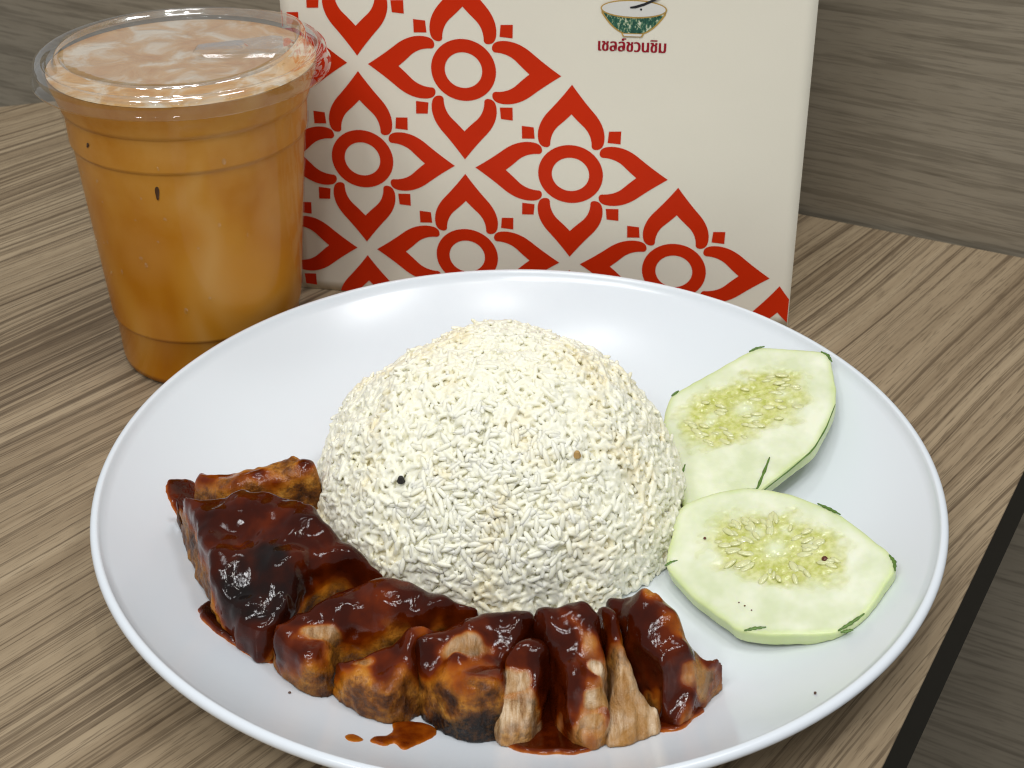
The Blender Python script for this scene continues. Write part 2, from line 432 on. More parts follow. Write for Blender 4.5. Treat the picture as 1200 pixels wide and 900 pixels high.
# ------------------------------------------------------------------ the setting: wall panel, floor, table
GRAIN = math.radians(49)
M_table = wood_mat("table_laminate", GRAIN,
    [(0.0, (0.155, 0.110, 0.066)), (0.30, (0.235, 0.173, 0.107)), (0.55, (0.325, 0.248, 0.158)), (0.80, (0.405, 0.318, 0.208)), (1.0, (0.485, 0.396, 0.271))],
    seed=0.37, line_dark=0.58)
M_wall = wood_mat("panel_laminate", 0.0,
    [(0.0, (0.160, 0.133, 0.094)), (0.35, (0.235, 0.200, 0.146)), (0.65, (0.295, 0.256, 0.193)), (1.0, (0.355, 0.317, 0.250))],
    axis='XZ', scale=0.9, contrast=0.42, seed=1.9, line_dark=0.36, fine=0.7, rough=0.5, dark=(0.10, 0.083, 0.06), along=7.0)
M_floor = wood_mat("floor_laminate", math.radians(-25),
    [(0.0, (0.25, 0.233, 0.215)), (0.4, (0.29, 0.275, 0.257)), (0.7, (0.32, 0.305, 0.288)), (1.0, (0.36, 0.345, 0.325))],
    scale=0.45, contrast=0.8, seed=4.2, line_dark=0.22, fine=0.6, rough=0.55)
M_edge = simple_mat("black_edge_band", (0.010, 0.011, 0.010), rough=0.5, spec=0.12, noise_amt=0.2, noise_scale=200)

def build_floor():
    fl = mesh_obj("floor", [(-2.5, -1.5, -0.74), (2.5, -1.5, -0.74), (2.5, 3.0, -0.74), (-2.5, 3.0, -0.74)], [(0, 1, 2, 3)], M_floor, smooth=False)
    tag(fl, kind='structure')
build_floor()

def build_wall():
    a = np.array(TABLE[0]) / 1000; b = np.array(TABLE[4]) / 1000
    d = (b - a) / np.linalg.norm(b - a); n = np.array([-d[1], d[0]])
    if n[1] < 0: n = -n
    o = a + n * 0.0035
    ang = math.atan2(d[1], d[0])
    L0, L1, z0, z1, t = -1.2, 1.3, -0.74, 0.19, 0.03
    v = [(L0, 0, z0), (L1, 0, z0), (L1, t, z0), (L0, t, z0), (L0, 0, z1), (L1, 0, z1), (L1, t, z1), (L0, t, z1)]
    f = [(0, 1, 5, 4), (1, 2, 6, 5), (2, 3, 7, 6), (3, 0, 4, 7), (4, 5, 6, 7), (3, 2, 1, 0)]
    w = mesh_obj("wall", v, f, M_wall, smooth=False)
    w.location = (o[0], o[1], 0); w.rotation_euler = (0, 0, ang)
    tag(w, kind='structure')
build_wall()

def build_table():
    root = empty("table")
    tag(root, "wood-grain laminate table top with black edge banding under the plate", "table")
    P = [np.array(q) / 1000 for q in TABLE]
    # round the hidden corner a little
    t_lam, t_core = 0.0012, 0.032
    n = len(P)
    c = sum(P) / n
    def prism(z0, z1, inset):
        Q = [p + (c - p) / np.linalg.norm(c - p) * inset for p in P]
        v = [(q[0], q[1], z1) for q in Q] + [(q[0], q[1], z0) for q in Q]
        f = [tuple(range(n))[::-1], tuple(range(n, 2 * n))] + [(i, (i + 1) % n, n + (i + 1) % n, n + i) for i in range(n)]
        return v, f
    v, f = prism(-t_lam, 0, 0)
    o = fix_normals(mesh_obj("laminate_top", v, f, M_table, root, smooth=False))
    bv = o.modifiers.new("edge", 'BEVEL'); bv.width = 0.0005; bv.segments = 2
    v, f = prism(-t_core, -t_lam, 0.0004)
    fix_normals(mesh_obj("edge_band", v, f, M_edge, root, smooth=False))
build_table()

# ------------------------------------------------------------------ plate
R0, R1, ZF, ZR = 78.0, 127.5, 5.0, 28.6
def plate_z(r):
    """height (mm) of the plate's eating surface at radius r (mm)"""
    t = np.clip((np.asarray(r, float) - R0) / (R1 - R0), 0, 1.05)
    return ZF + (ZR - ZF) * t ** 1.9
def plate_z_xy(x, y):
    return plate_z(np.hypot(x - PLATE_C[0], y - PLATE_C[1]))

def build_plate():
    m, nt, b = new_mat("white_melamine"); q = NB(nt)
    f = q.noise(q.coord(), 18, 3)
    q.link(q.mix(f, (0.675, 0.718, 0.757), (0.70, 0.743, 0.78)), b.inputs['Base Color'])
    b.inputs['Roughness'].default_value = 0.16
    b.inputs['Specular IOR Level'].default_value = 0.5
    fr = q.noise(q.coord(), 260, 2)
    q.link(q.math('MULTIPLY_ADD', fr, 0.08, 0.19), b.inputs['Roughness'])
    wv = q.noise(q.coord(), 30, 2)
    q.link(q.bump(wv, 0.05, 0.001), b.inputs['Normal'])
    prof = [(0, ZF)]
    for r in (20, 40, 60, 70, 78): prof.append((r, ZF))
    for k in range(1, 22):
        r = R0 + (R1 - R0) * k / 21
        prof.append((r, float(plate_z(r))))
    # rolled lip
    cx, cz, rr = 128.6, 28.4, 1.55
    for k in range(0, 11):
        a = math.radians(125 - k * 21)
        prof.append((cx + rr * math.cos(a), cz + rr * math.sin(a)))
    for k in range(20, -1, -1):
        r = R0 + 4 + (R1 - R0 - 4.5) * k / 21
        prof.append((r, float(plate_z(r)) - 3.4 - 0.6 * (1 - k / 20)))
    prof += [(76, 0.7), (74.5, 0.0), (72.0, 0.0), (71.0, 1.2), (40, 1.4), (0, 1.4)]
    v, f = lathe([(a / 1000, z / 1000) for a, z in prof], 200)
    o = fix_normals(mesh_obj("plate", v, f, m))
    o.location = (PLATE_C[0] / 1000, PLATE_C[1] / 1000, 0)
    tag(o, "large round white glossy plate with rolled rim on the wooden table", "plate")
build_plate()
# ------------------------------------------------------------------ rice mound
RICE_R = 59.0
def grain_mesh(name, L, w, bend, seg=8, rings=7):
    v = [(-L / 2, 0, 0)]; f = []
    for i in range(1, rings):
        t = i / rings
        x = -L / 2 + L * t
        r = w / 2 * (math.sin(math.pi * t) ** 0.42) * (1.0 + 0.12 * math.sin(3.1 * t + bend * 9))
        zc = bend * (1 - (2 * t - 1) ** 2)
        for k in range(seg):
            a = 2 * math.pi * k / seg
            v.append((x, r * math.cos(a), zc + r * 0.86 * math.sin(a)))
    v.append((L / 2, 0, 0))
    for k in range(seg): f.append((0, 1 + (k + 1) % seg, 1 + k))
    for i in range(rings - 2):
        for k in range(seg):
            a = 1 + i * seg + k; b = 1 + i * seg + (k + 1) % seg
            f.append((a, b, b + seg, a + seg))
    last = len(v) - 1; s0 = 1 + (rings - 2) * seg
    for k in range(seg): f.append((s0 + k, s0 + (k + 1) % seg, last))
    return np.array(v), f

def build_rice():
    m, nt, b = new_mat("cooked_rice"); q = NB(nt)
    geo = q.n('ShaderNodeNewGeometry').outputs['Position']
    n1 = q.noise(geo, 55, 2); n2 = q.noise(geo, 420, 2)
    c = q.ramp(n1, [(0.35, (0.81, 0.795, 0.655)), (0.52, (0.83, 0.805, 0.65)), (0.68, (0.785, 0.715, 0.50))])
    c = q.mix(q.math('MULTIPLY', q.ramp(n2, [(0.42, (0, 0, 0)), (0.62, (1, 1, 1))]), 0.55), c, (0.85, 0.845, 0.755))
    q.link(c, b.inputs['Base Color'])
    b.inputs['Roughness'].default_value = 0.34
    b.inputs['Specular IOR Level'].default_value = 0.25
    b.inputs['Subsurface Weight'].default_value = 0.75
    b.inputs['Subsurface Radius'].default_value = (0.9, 0.9, 0.8)
    b.inputs['Subsurface Scale'].default_value = 0.0012
    cx, cy = RICE[0] / 1000, RICE[1] / 1000
    root = empty("rice_mound", (cx, cy, ZF / 1000 + 0.0002))
    tag(root, "dome of steamed white rice in the middle of the plate", "rice")
    R = RICE_R / 1000
    def lump_f(nx, ny, nz):
        l = 1 + 0.045 * fbm(nx * 2.7, ny * 2.7, nz * 2.7, 3, 2) + 0.026 * noise3(nx * 8, ny * 8, nz * 8, 8)
        return l - 0.030 * smoothstep(0.90, 1.0, nz)          # the bowl mould leaves a slightly flattened crown
    GR = ((0.0055, 0.00152, 0.0003), (0.0046, 0.00156, 0.0001), (0.0068, 0.0015, 0.0005), (0.0038, 0.0016, 0.0002), (0.0028, 0.00165, 0.0))
    variants = [grain_mesh("grain", L, w, bd) for (L, w, bd) in GR]
    vmesh = []
    for (vv, ff) in variants:
        me = bpy.data.meshes.new("grain"); me.from_pydata(vv.tolist(), [], ff)
        me.polygons.foreach_set("use_smooth", np.ones(len(me.polygons), dtype=bool))
        me.materials.append(m); vmesh.append(me)
    camp = np.array([0 - cx, 0 - cy, 0.29193])
    G = []
    for layer, (N, off0, off1) in enumerate(((10500, -0.0010, 0.0003),)):
        ga = math.pi * (3 - math.sqrt(5))
        for i in range(N):
            cz = 1 - (i + 0.5) / N * 0.985
            st = math.sqrt(max(0, 1 - cz * cz)); a = ga * i + layer * 1.1
            nrm = np.array([st * math.cos(a), st * math.sin(a), cz]) + rng.normal(0, 0.018, 3)
            nrm /= np.linalg.norm(nrm)
            lump = float(lump_f(nrm[0], nrm[1], nrm[2]))
            pos = nrm * (R * lump + rng.uniform(off0, off1))
            pos[2] = max(pos[2], 0.0012)
            t = np.cross(nrm, rng.normal(0, 1, 3)); t /= np.linalg.norm(t)
            d = t + nrm * rng.normal(0, 0.30); d /= np.linalg.norm(d)
            y = np.cross(nrm, d); y /= np.linalg.norm(y); z = np.cross(d, y)
            G.append((pos, np.stack([d, y, z], 1), int(rng.integers(0, 5)), rng.uniform(0.88, 1.12), nrm, layer))
    # a few loose grains round the foot of the dome
    for i in range(46):
        a = rng.uniform(0, 2 * math.pi)
        rr = R + rng.uniform(0.000, 0.0028)
        d = np.array([math.cos(a + rng.normal(0, 1.2)), math.sin(a + rng.normal(0, 1.2)), rng.normal(0, 0.15)]); d /= np.linalg.norm(d)
        y = np.cross([0, 0, 1], d); y /= np.linalg.norm(y); z = np.cross(d, y)
        G.append((np.array([rr * math.cos(a), rr * math.sin(a), 0.0013]), np.stack([d, y, z], 1), int(rng.integers(0, 5)), 1.0, np.array([math.cos(a), math.sin(a), 0.3]), 0))
    score = []
    for g in G:
        tc = camp - g[0]; tc /= np.linalg.norm(tc)
        long_ = np.linalg.norm(np.cross(g[1][:, 0], tc))
        hidden = g[0][2] < 0.016 and g[0][1] < 0.0
        score.append(-9 if (g[5] > 0 or hidden) else (max(0, g[4] @ tc)) * long_ * g[3] * (5.3, 4.6, 6.0, 3.8, 2.8)[g[2]] + 40 * (np.linalg.norm(g[0]) - R))
    order = np.argsort(score)[::-1]
    near = set(order[:300].tolist())
    for i in sorted(near):
        pos, Rm, k, s, _, _ = G[i]
        o = bpy.data.objects.new("grain", vmesh[k])
        M = Matrix(((*Rm[0] * s, pos[0]), (*Rm[1] * s, pos[1]), (*Rm[2] * s, pos[2]), (0, 0, 0, 1)))
        o.parent = root
        o.matrix_local = M
        col.objects.link(o)
    # the packed mass: every other grain fused into one shell (grains stick where they touch)
    hv = 0.36
    ext = RICE_R * 1.06 + 3
    xs = np.arange(-ext, ext, hv).astype(np.float32); zs = np.arange(-0.4, ext - 1, hv).astype(np.float32)
    X = xs[:, None, None]; Y = xs[None, :, None]; Z = zs[None, None, :]
    rad = np.sqrt(X * X + Y * Y + Z * Z)
    # coarse lump field on a small direction grid, looked up per voxel column
    F = rad - np.float32(RICE_R - 1.25)
    nb = np.abs(F) < 5.5
    ii = np.argwhere(nb)
    px_, py_, pz_ = xs[ii[:, 0]], xs[ii[:, 1]], zs[ii[:, 2]]
    rr_ = rad[nb]
    sub = lump_f(px_ / rr_, py_ / rr_, np.clip(pz_ / rr_, 0, 1))
    F[nb] = rr_ - (RICE_R * sub - 1.10).astype(np.float32)
    del ii, px_, py_, pz_, sub, rad, nb
    for i, (pos, Rm, k, s, _, _) in enumerate(G):
        if i in near: continue
        L_, w_ = GR[k][0] * s * 1000, GR[k][1] * s * 1000
        c_ = pos * 1000
        m_ = L_ / 2 + 0.8
        i0 = np.floor((c_[:2] - m_ - xs[0]) / hv).astype(int); i1 = np.ceil((c_[:2] + m_ - xs[0]) / hv).astype(int)
        k0 = int(math.floor((c_[2] - m_ - zs[0]) / hv)); k1 = int(math.ceil((c_[2] + m_ - zs[0]) / hv))
        i0 = np.maximum(i0, 0); k0 = max(k0, 0)
        sl = (slice(i0[0], i1[0]), slice(i0[1], i1[1]), slice(k0, k1))
        dx = xs[sl[0]][:, None, None] - c_[0]; dy = xs[sl[1]][None, :, None] - c_[1]; dz = zs[sl[2]][None, None, :] - c_[2]
        a_ = dx * Rm[0, 0] + dy * Rm[1, 0] + dz * Rm[2, 0]
        u_ = dx * dx + dy * dy + dz * dz
        hl = L_ / 2 - w_ / 2
        t_ = np.clip(a_, -hl, hl)
        rr_ = w_ / 2 * (1 - 0.28 * (t_ / (hl + 1e-6)) ** 2)
        d_ = np.sqrt(np.maximum(u_ - 2 * a_ * t_ + t_ * t_, 0)) - rr_
        f_ = F[sl]
        hh = np.clip(0.5 + 0.5 * (f_ - d_) / 0.22, 0, 1)
        F[sl] = f_ * (1 - hh) + d_ * hh - 0.22 * hh * (1 - hh)
    F = np.maximum(F, -Z)
    V, Q = surface_nets(F, (xs[0], xs[0], zs[0]), hv)
    del F
    o = mesh_obj("rice_grains", V / 1000, Q, m, root)
    o["kind"] = "stuff"
    # two odd specks sitting in the rice
    sm = simple_mat("burnt_speck", (0.012, 0.010, 0.008), rough=0.6)
    bm_ = simple_mat("brown_fleck", (0.42, 0.25, 0.08), rough=0.6)
    for nm, nrm, mt, sz in (("burnt_speck", (-0.46, -0.62, 0.63), sm, 0.0013), ("brown_fleck", (0.40, -0.55, 0.73), bm_, 0.0013)):
        n_ = np.array(nrm) / np.linalg.norm(nrm)
        v, f = lathe([(0, -sz)] + [(sz * math.sin(a) * (0.8 + 0.3 * (k % 2)), -sz * math.cos(a)) for k, a in enumerate(np.linspace(0.5, 2.6, 4))] + [(0, sz)], 6)
        s = mesh_obj(nm, v, f, mt, root, smooth=False)
        s.location = Vector((n_ * (R + 0.0006)).tolist())
build_rice()

# ------------------------------------------------------------------ cucumber slices
def build_cucumbers():
    m, nt, b = new_mat("cucumber_flesh"); q = NB(nt)
    at = q.attr("zone")
    pos = q.coord()
    n1 = q.ramp(q.noise(pos, 70, 3), [(0.36, (0, 0, 0)), (0.64, (1, 1, 1))]); n2 = q.noise(pos, 500, 3)
    flesh = q.mix(n1, (0.62, 0.67, 0.44), (0.775, 0.795, 0.63))
    rim_ = q.mix(at[1], flesh, (0.50, 0.60, 0.20))
    jel = q.mix(q.ramp(n2, [(0.35, (0, 0, 0)), (0.65, (1, 1, 1))]), (0.45, 0.475, 0.10), (0.64, 0.65, 0.28))
    c = q.mix(at[0], rim_, jel)
    c = q.mix(at[2], c, (0.72, 0.76, 0.54))
    q.link(c, b.inputs['Base Color'])
    q.link(q.math('MULTIPLY_ADD', at[0], -0.14, 0.30), b.inputs['Roughness'])
    b.inputs['Subsurface Weight'].default_value = 0.5
    b.inputs['Subsurface Radius'].default_value = (0.8, 1.0, 0.4)
    b.inputs['Subsurface Scale'].default_value = 0.003
    q.link(q.bump(n2, 0.15, 0.0004), b.inputs['Normal'])
    seed_m = simple_mat("cucumber_seed", (0.68, 0.685, 0.36), rough=0.18, noise_amt=0.14, noise_scale=500, sss=0.4, coat=0.4)
    peel_m = simple_mat("cucumber_peel", (0.10, 0.20, 0.025), rough=0.35, noise_amt=0.35, noise_scale=600)
    speck_m = simple_mat("sauce_speck", (0.10, 0.022, 0.008), rough=0.3)
    T = 5.2
    def slice_(S, core, peels, label, seeds, seed, specks):
        n = np.array(S['normal']); pts = np.array(S['pts'])
        o = pts.mean(0)
        e1 = np.array([1, 0, 0]) - n * n[0]; e1 /= np.linalg.norm(e1); e2 = np.cross(n, e1)
        loc2 = lambda P: np.stack([(np.asarray(P) - o) @ e1, (np.asarray(P) - o) @ e2], -1)
        P2 = loc2(pts); C2 = loc2(np.array(core))
        root = empty("cucumber_slice")
        Mw = Matrix(((e1[0], e2[0], n[0], o[0] / 1000), (e1[1], e2[1], n[1], o[1] / 1000), (e1[2], e2[2], n[2], o[2] / 1000), (0, 0, 0, 1)))
        root.matrix_world = Mw
        tag(root, label, "cucumber", "cucumber slices on the right of the plate")
        # corners stay as knife-cut facets, only softened
        h = 0.5
        lo = P2.min(0) - 2.5; hi = P2.max(0) + 2.5
        xs = np.arange(lo[0], hi[0], h); ys = np.arange(lo[1], hi[1], h); zs = np.arange(-T - 2, 2.0, h)
        X, Y = np.meshgrid(xs, ys, indexing='ij')
        d2 = poly_sdf(X, Y, round_poly(P2, 4)) + 0.35 * fbm(X / 5, Y / 5, X * 0, seed, 2)
        cu = C2[1] - C2[0]; cl = np.linalg.norm(cu); cu = cu / cl
        cv = C2[2] - C2[0]; cw = abs(cv @ np.array([-cu[1], cu[0]]))
        def core_f(x, y):
            a = (x - C2[0, 0]) * cu[0] + (y - C2[0, 1]) * cu[1]
            b_ = -(x - C2[0, 0]) * cu[1] + (y - C2[0, 1]) * cu[0]
            r = ((np.abs(a) / cl) ** 2.3 + (np.abs(b_) / cw) ** 2.3) ** (1 / 2.3)
            return 1 - smoothstep(0.70, 1.25, r + 0.30 * fbm(x / 4.5, y / 4.5, x * 0, seed + 5, 3)), a / cl, b_ / cw
        K, _, _ = core_f(X, Y)
        top = 0.25 * fbm(X / 9, Y / 9, X * 0, seed + 2, 2) + K * (0.55 * fbm(X / 1.9, Y / 1.4, X * 0, seed + 3, 2) - 0.45)
        Z = zs[None, None, :]
        F = smax(d2[..., None] - 0.06 * (Z + T / 2), np.abs(Z - top[..., None] / 2 + T / 2) - T / 2 - top[..., None] / 2, 0.9)
        XW = o[0] + e1[0] * X[..., None] + e2[0] * Y[..., None] + n[0] * Z
        YW = o[1] + e1[1] * X[..., None] + e2[1] * Y[..., None] + n[1] * Z
        ZW = o[2] + e1[2] * X[..., None] + e2[2] * Y[..., None] + n[2] * Z
        F = np.maximum(F, plate_z_xy(XW, YW) + 0.25 - ZW)
        V, Q = surface_nets(F, (xs[0], ys[0], zs[0]), h)
        kv, a_, b_ = core_f(V[:, 0], V[:, 1])
        dv = poly_sdf(V[:, 0], V[:, 1], round_poly(P2, 4))
        edge = smoothstep(-2.6, 0.2, dv) * 0.6
        pale = np.exp(-((a_ / 0.16) ** 2 + (b_ / 0.26) ** 2)) * 0.9
        for _k in range(5):
            aa, bb = rng.uniform(-0.7, 0.7), rng.uniform(-0.6, 0.6)
            pale = np.maximum(pale, 0.7 * np.exp(-(((a_ - aa) / 0.10) ** 2 + ((b_ - bb) / 0.13) ** 2)))
        kv = np.where(V[:, 2] < -1.5, 0, kv)
        mesh_obj("flesh", V / 1000, Q, m, root, attrs={"zone": np.stack([kv, edge, pale * kv], 1)})
        # seeds lie half sunk in the jelly, fanned from the middle line
        sv, sf = grain_mesh("seed", 0.0052, 0.0019, 0.0, 8, 6)
        sme = bpy.data.meshes.new("seed"); sme.from_pydata(sv.tolist(), [], sf)
        sme.polygons.foreach_set("use_smooth", np.ones(len(sme.polygons), dtype=bool)); sme.materials.append(seed_m)
        for (a0, b0, ang, sc) in seeds:
            c2 = C2[0] + cu * a0 * cl + np.array([-cu[1], cu[0]]) * b0 * cw
            so = bpy.data.objects.new("seed", sme)
            so.parent = root
            so.location = (c2[0] / 1000, c2[1] / 1000, -0.00042 + 0.00018 * rng.normal())
            so.rotation_euler = (0, rng.normal(0, 0.08), math.radians(ang) + math.atan2(cu[1], cu[0]))
            so.scale = (sc, sc * rng.uniform(0.8, 1.15), 0.62)
            col.objects.link(so)
        # strips of peel the knife left behind
        for path in peels:
            p2 = loc2(np.array(path)); m_ = len(p2)
            tt = np.linspace(0, m_ - 1, 14)
            px_ = np.interp(tt, range(m_), p2[:, 0]); py_ = np.interp(tt, range(m_), p2[:, 1])
            vv, ff = [], []
            thin = 0.28 if m_ > 4 else 0.55
            for i in range(14):
                dx, dy = np.gradient(px_)[i], np.gradient(py_)[i]; l = math.hypot(dx, dy) + 1e-9
                w = thin * (math.sin(math.pi * (i + 0.6) / 14.2) ** 0.6) * (1 + 0.25 * math.sin(i * 2.1))
                nx_, ny_ = -dy / l, dx / l
                for k in range(6):
                    a = 2 * math.pi * k / 6
                    vv.append(((px_[i] + nx_ * w * math.cos(a)) / 1000, (py_[i] + ny_ * w * math.cos(a)) / 1000, (0.0 + 0.26 * math.sin(a)) / 1000))
            for i in range(13):
                for k in range(6):
                    a = i * 6 + k; b2 = i * 6 + (k + 1) % 6
                    ff.append((a, b2, b2 + 6, a + 6))
            ff.append(tuple(range(6))[::-1]); ff.append(tuple(range(78, 84)))
            fix_normals(mesh_obj("peel_strip", vv, ff, peel_m, root))
        for (a0, b0, sz) in specks:
            c2 = C2[0] + cu * a0 * cl + np.array([-cu[1], cu[0]]) * b0 * cw
            v, f = lathe([(0, -sz * 0.3)] + [(sz * math.sin(a), -sz * 0.6 * math.cos(a)) for a in (0.7, 1.5, 2.3)] + [(0, sz * 0.55)], 7)
            s = mesh_obj("sauce_speck", v, f, speck_m, root)
            s.location = (c2[0] / 1000, c2[1] / 1000, 0.0001)
    r2 = random.Random(4)
    su = []
    for i in range(52):
        a = r2.uniform(-0.88, 0.88); b_ = r2.uniform(-0.85, 0.85)
        if abs(a) < 0.22 and abs(b_) < 0.22 or a * a + b_ * b_ > 0.95: continue
        su.append((a, b_, -46 + r2.uniform(-12, 12) + 20 * a, r2.uniform(0.6, 1.0)))
    sl = []
    for i in range(56):
        t = r2.uniform(0, 2 * math.pi); rr = r2.uniform(0.42, 0.92)
        a = rr * math.cos(t); b_ = rr * math.sin(t)
        sl.append((a, b_, math.degrees(math.atan2(b_ * 0.6, a * 0.9)) + r2.uniform(-22, 22), r2.uniform(0.6, 1.1)))
    slice_(CUKE_UPPER, CORE_UPPER, PEEL_UPPER, "tilted cucumber slice nearer the paper bag, its corner on the plate rim", su, 31, [])
    slice_(CUKE_LOWER, CORE_LOWER, PEEL_LOWER, "cucumber slice nearer the chicken, overlapping the other, with a brown speck among its seeds", sl, 57,
           [(0.75, 0.05, 0.0010), (-1.05, -0.25, 0.0005), (0.0, -1.72, 0.0003), (0.12, -1.78, 0.00025), (-0.1, -1.68, 0.00025)])
build_cucumbers()

# ------------------------------------------------------------------ chicken and sauce
def sauce_colour(q, f):
    return q.ramp(f, [(0.0, (0.46, 0.150, 0.008)), (0.22, (0.28, 0.058, 0.002)), (0.45, (0.110, 0.0140, 0.0007)), (0.70, (0.045, 0.0050, 0.0005)), (1.0, (0.016, 0.002, 0.0006))])

def chicken_mat():
    m, nt, b = new_mat("sauced_chicken"); q = NB(nt)
    at = q.attr("coat")        # sauce, meat, char
    geo = q.n('ShaderNodeNewGeometry').outputs['Position']
    n1 = q.noise(geo, 170, 4, 0.6); n2 = q.noise(geo, 620, 4, 0.65); n3 = q.noise(geo, 90, 3)
    skin = q.ramp(n1, [(0.32, (0.045, 0.014, 0.004)), (0.45, (0.19, 0.060, 0.008)), (0.58, (0.38, 0.150, 0.018)), (0.74, (0.52, 0.26, 0.05))])
    skin = q.mix(q.ramp(n2, [(0.36, (0.7, 0.7, 0.7)), (0.50, (0, 0, 0))]), skin, (0.075, 0.026, 0.009))
    fib = q.noise(q.map(geo, (1, 0.16, 0.25)), 640, 4, 0.65)
    meat = q.ramp(fib, [(0.32, (0.25, 0.125, 0.042)), (0.46, (0.46, 0.30, 0.155)), (0.64, (0.66, 0.52, 0.36))])
    meat = q.mix(q.ramp(n3, [(0.44, (0, 0, 0)), (0.62, (0.85, 0.85, 0.85))]), meat, (0.31, 0.145, 0.03))
    c = q.mix(at[1], skin, meat)
    ch = q.math('MULTIPLY', at[2], q.math('MULTIPLY_ADD', n2, 1.6, 0.15), clamp=True)
    c = q.mix(ch, c, (0.010, 0.007, 0.006))
    # sauce film, thicker towards full coverage
    thick = q.math('ADD', q.math('MULTIPLY_ADD', at[0], 0.95, -0.22), q.math('MULTIPLY', q.math('SUBTRACT', n3, 0.5), 0.95), clamp=True)
    cov = q.math('MULTIPLY_ADD', q.math('ADD', at[0], q.math('MULTIPLY', q.math('SUBTRACT', n1, 0.5), 0.40)), 1.9, -0.24, clamp=True)
    sc = sauce_colour(q, thick)
    sc = q.mix(q.math('MULTIPLY', at[2], q.math('MULTIPLY_ADD', n3, 1.2, 0.25, clamp=True)), sc, (0.007, 0.0045, 0.004))
    c = q.mix(cov, c, sc)
    q.link(c, b.inputs['Base Color'])
    rough = q.math('MULTIPLY_ADD', cov, -0.24, 0.32)
    q.link(q.math('MAXIMUM', rough, 0.07), b.inputs['Roughness'])
    b.inputs['Specular IOR Level'].default_value = 0.27
    b.inputs['Subsurface Weight'].default_value = 0.0
    b.inputs['Subsurface Radius'].default_value = (1.0, 0.45, 0.2)
    b.inputs['Subsurface Scale'].default_value = 0.0025
    hb = q.math('MULTIPLY', q.math('ADD', q.math('MULTIPLY', n2, 0.7), q.math('MULTIPLY', fib, 0.6)), q.math('SUBTRACT', 1.0, q.math('MULTIPLY', cov, 0.93)))
    q.link(q.bump(hb, 0.85, 0.0011), b.inputs['Normal'])
    return m

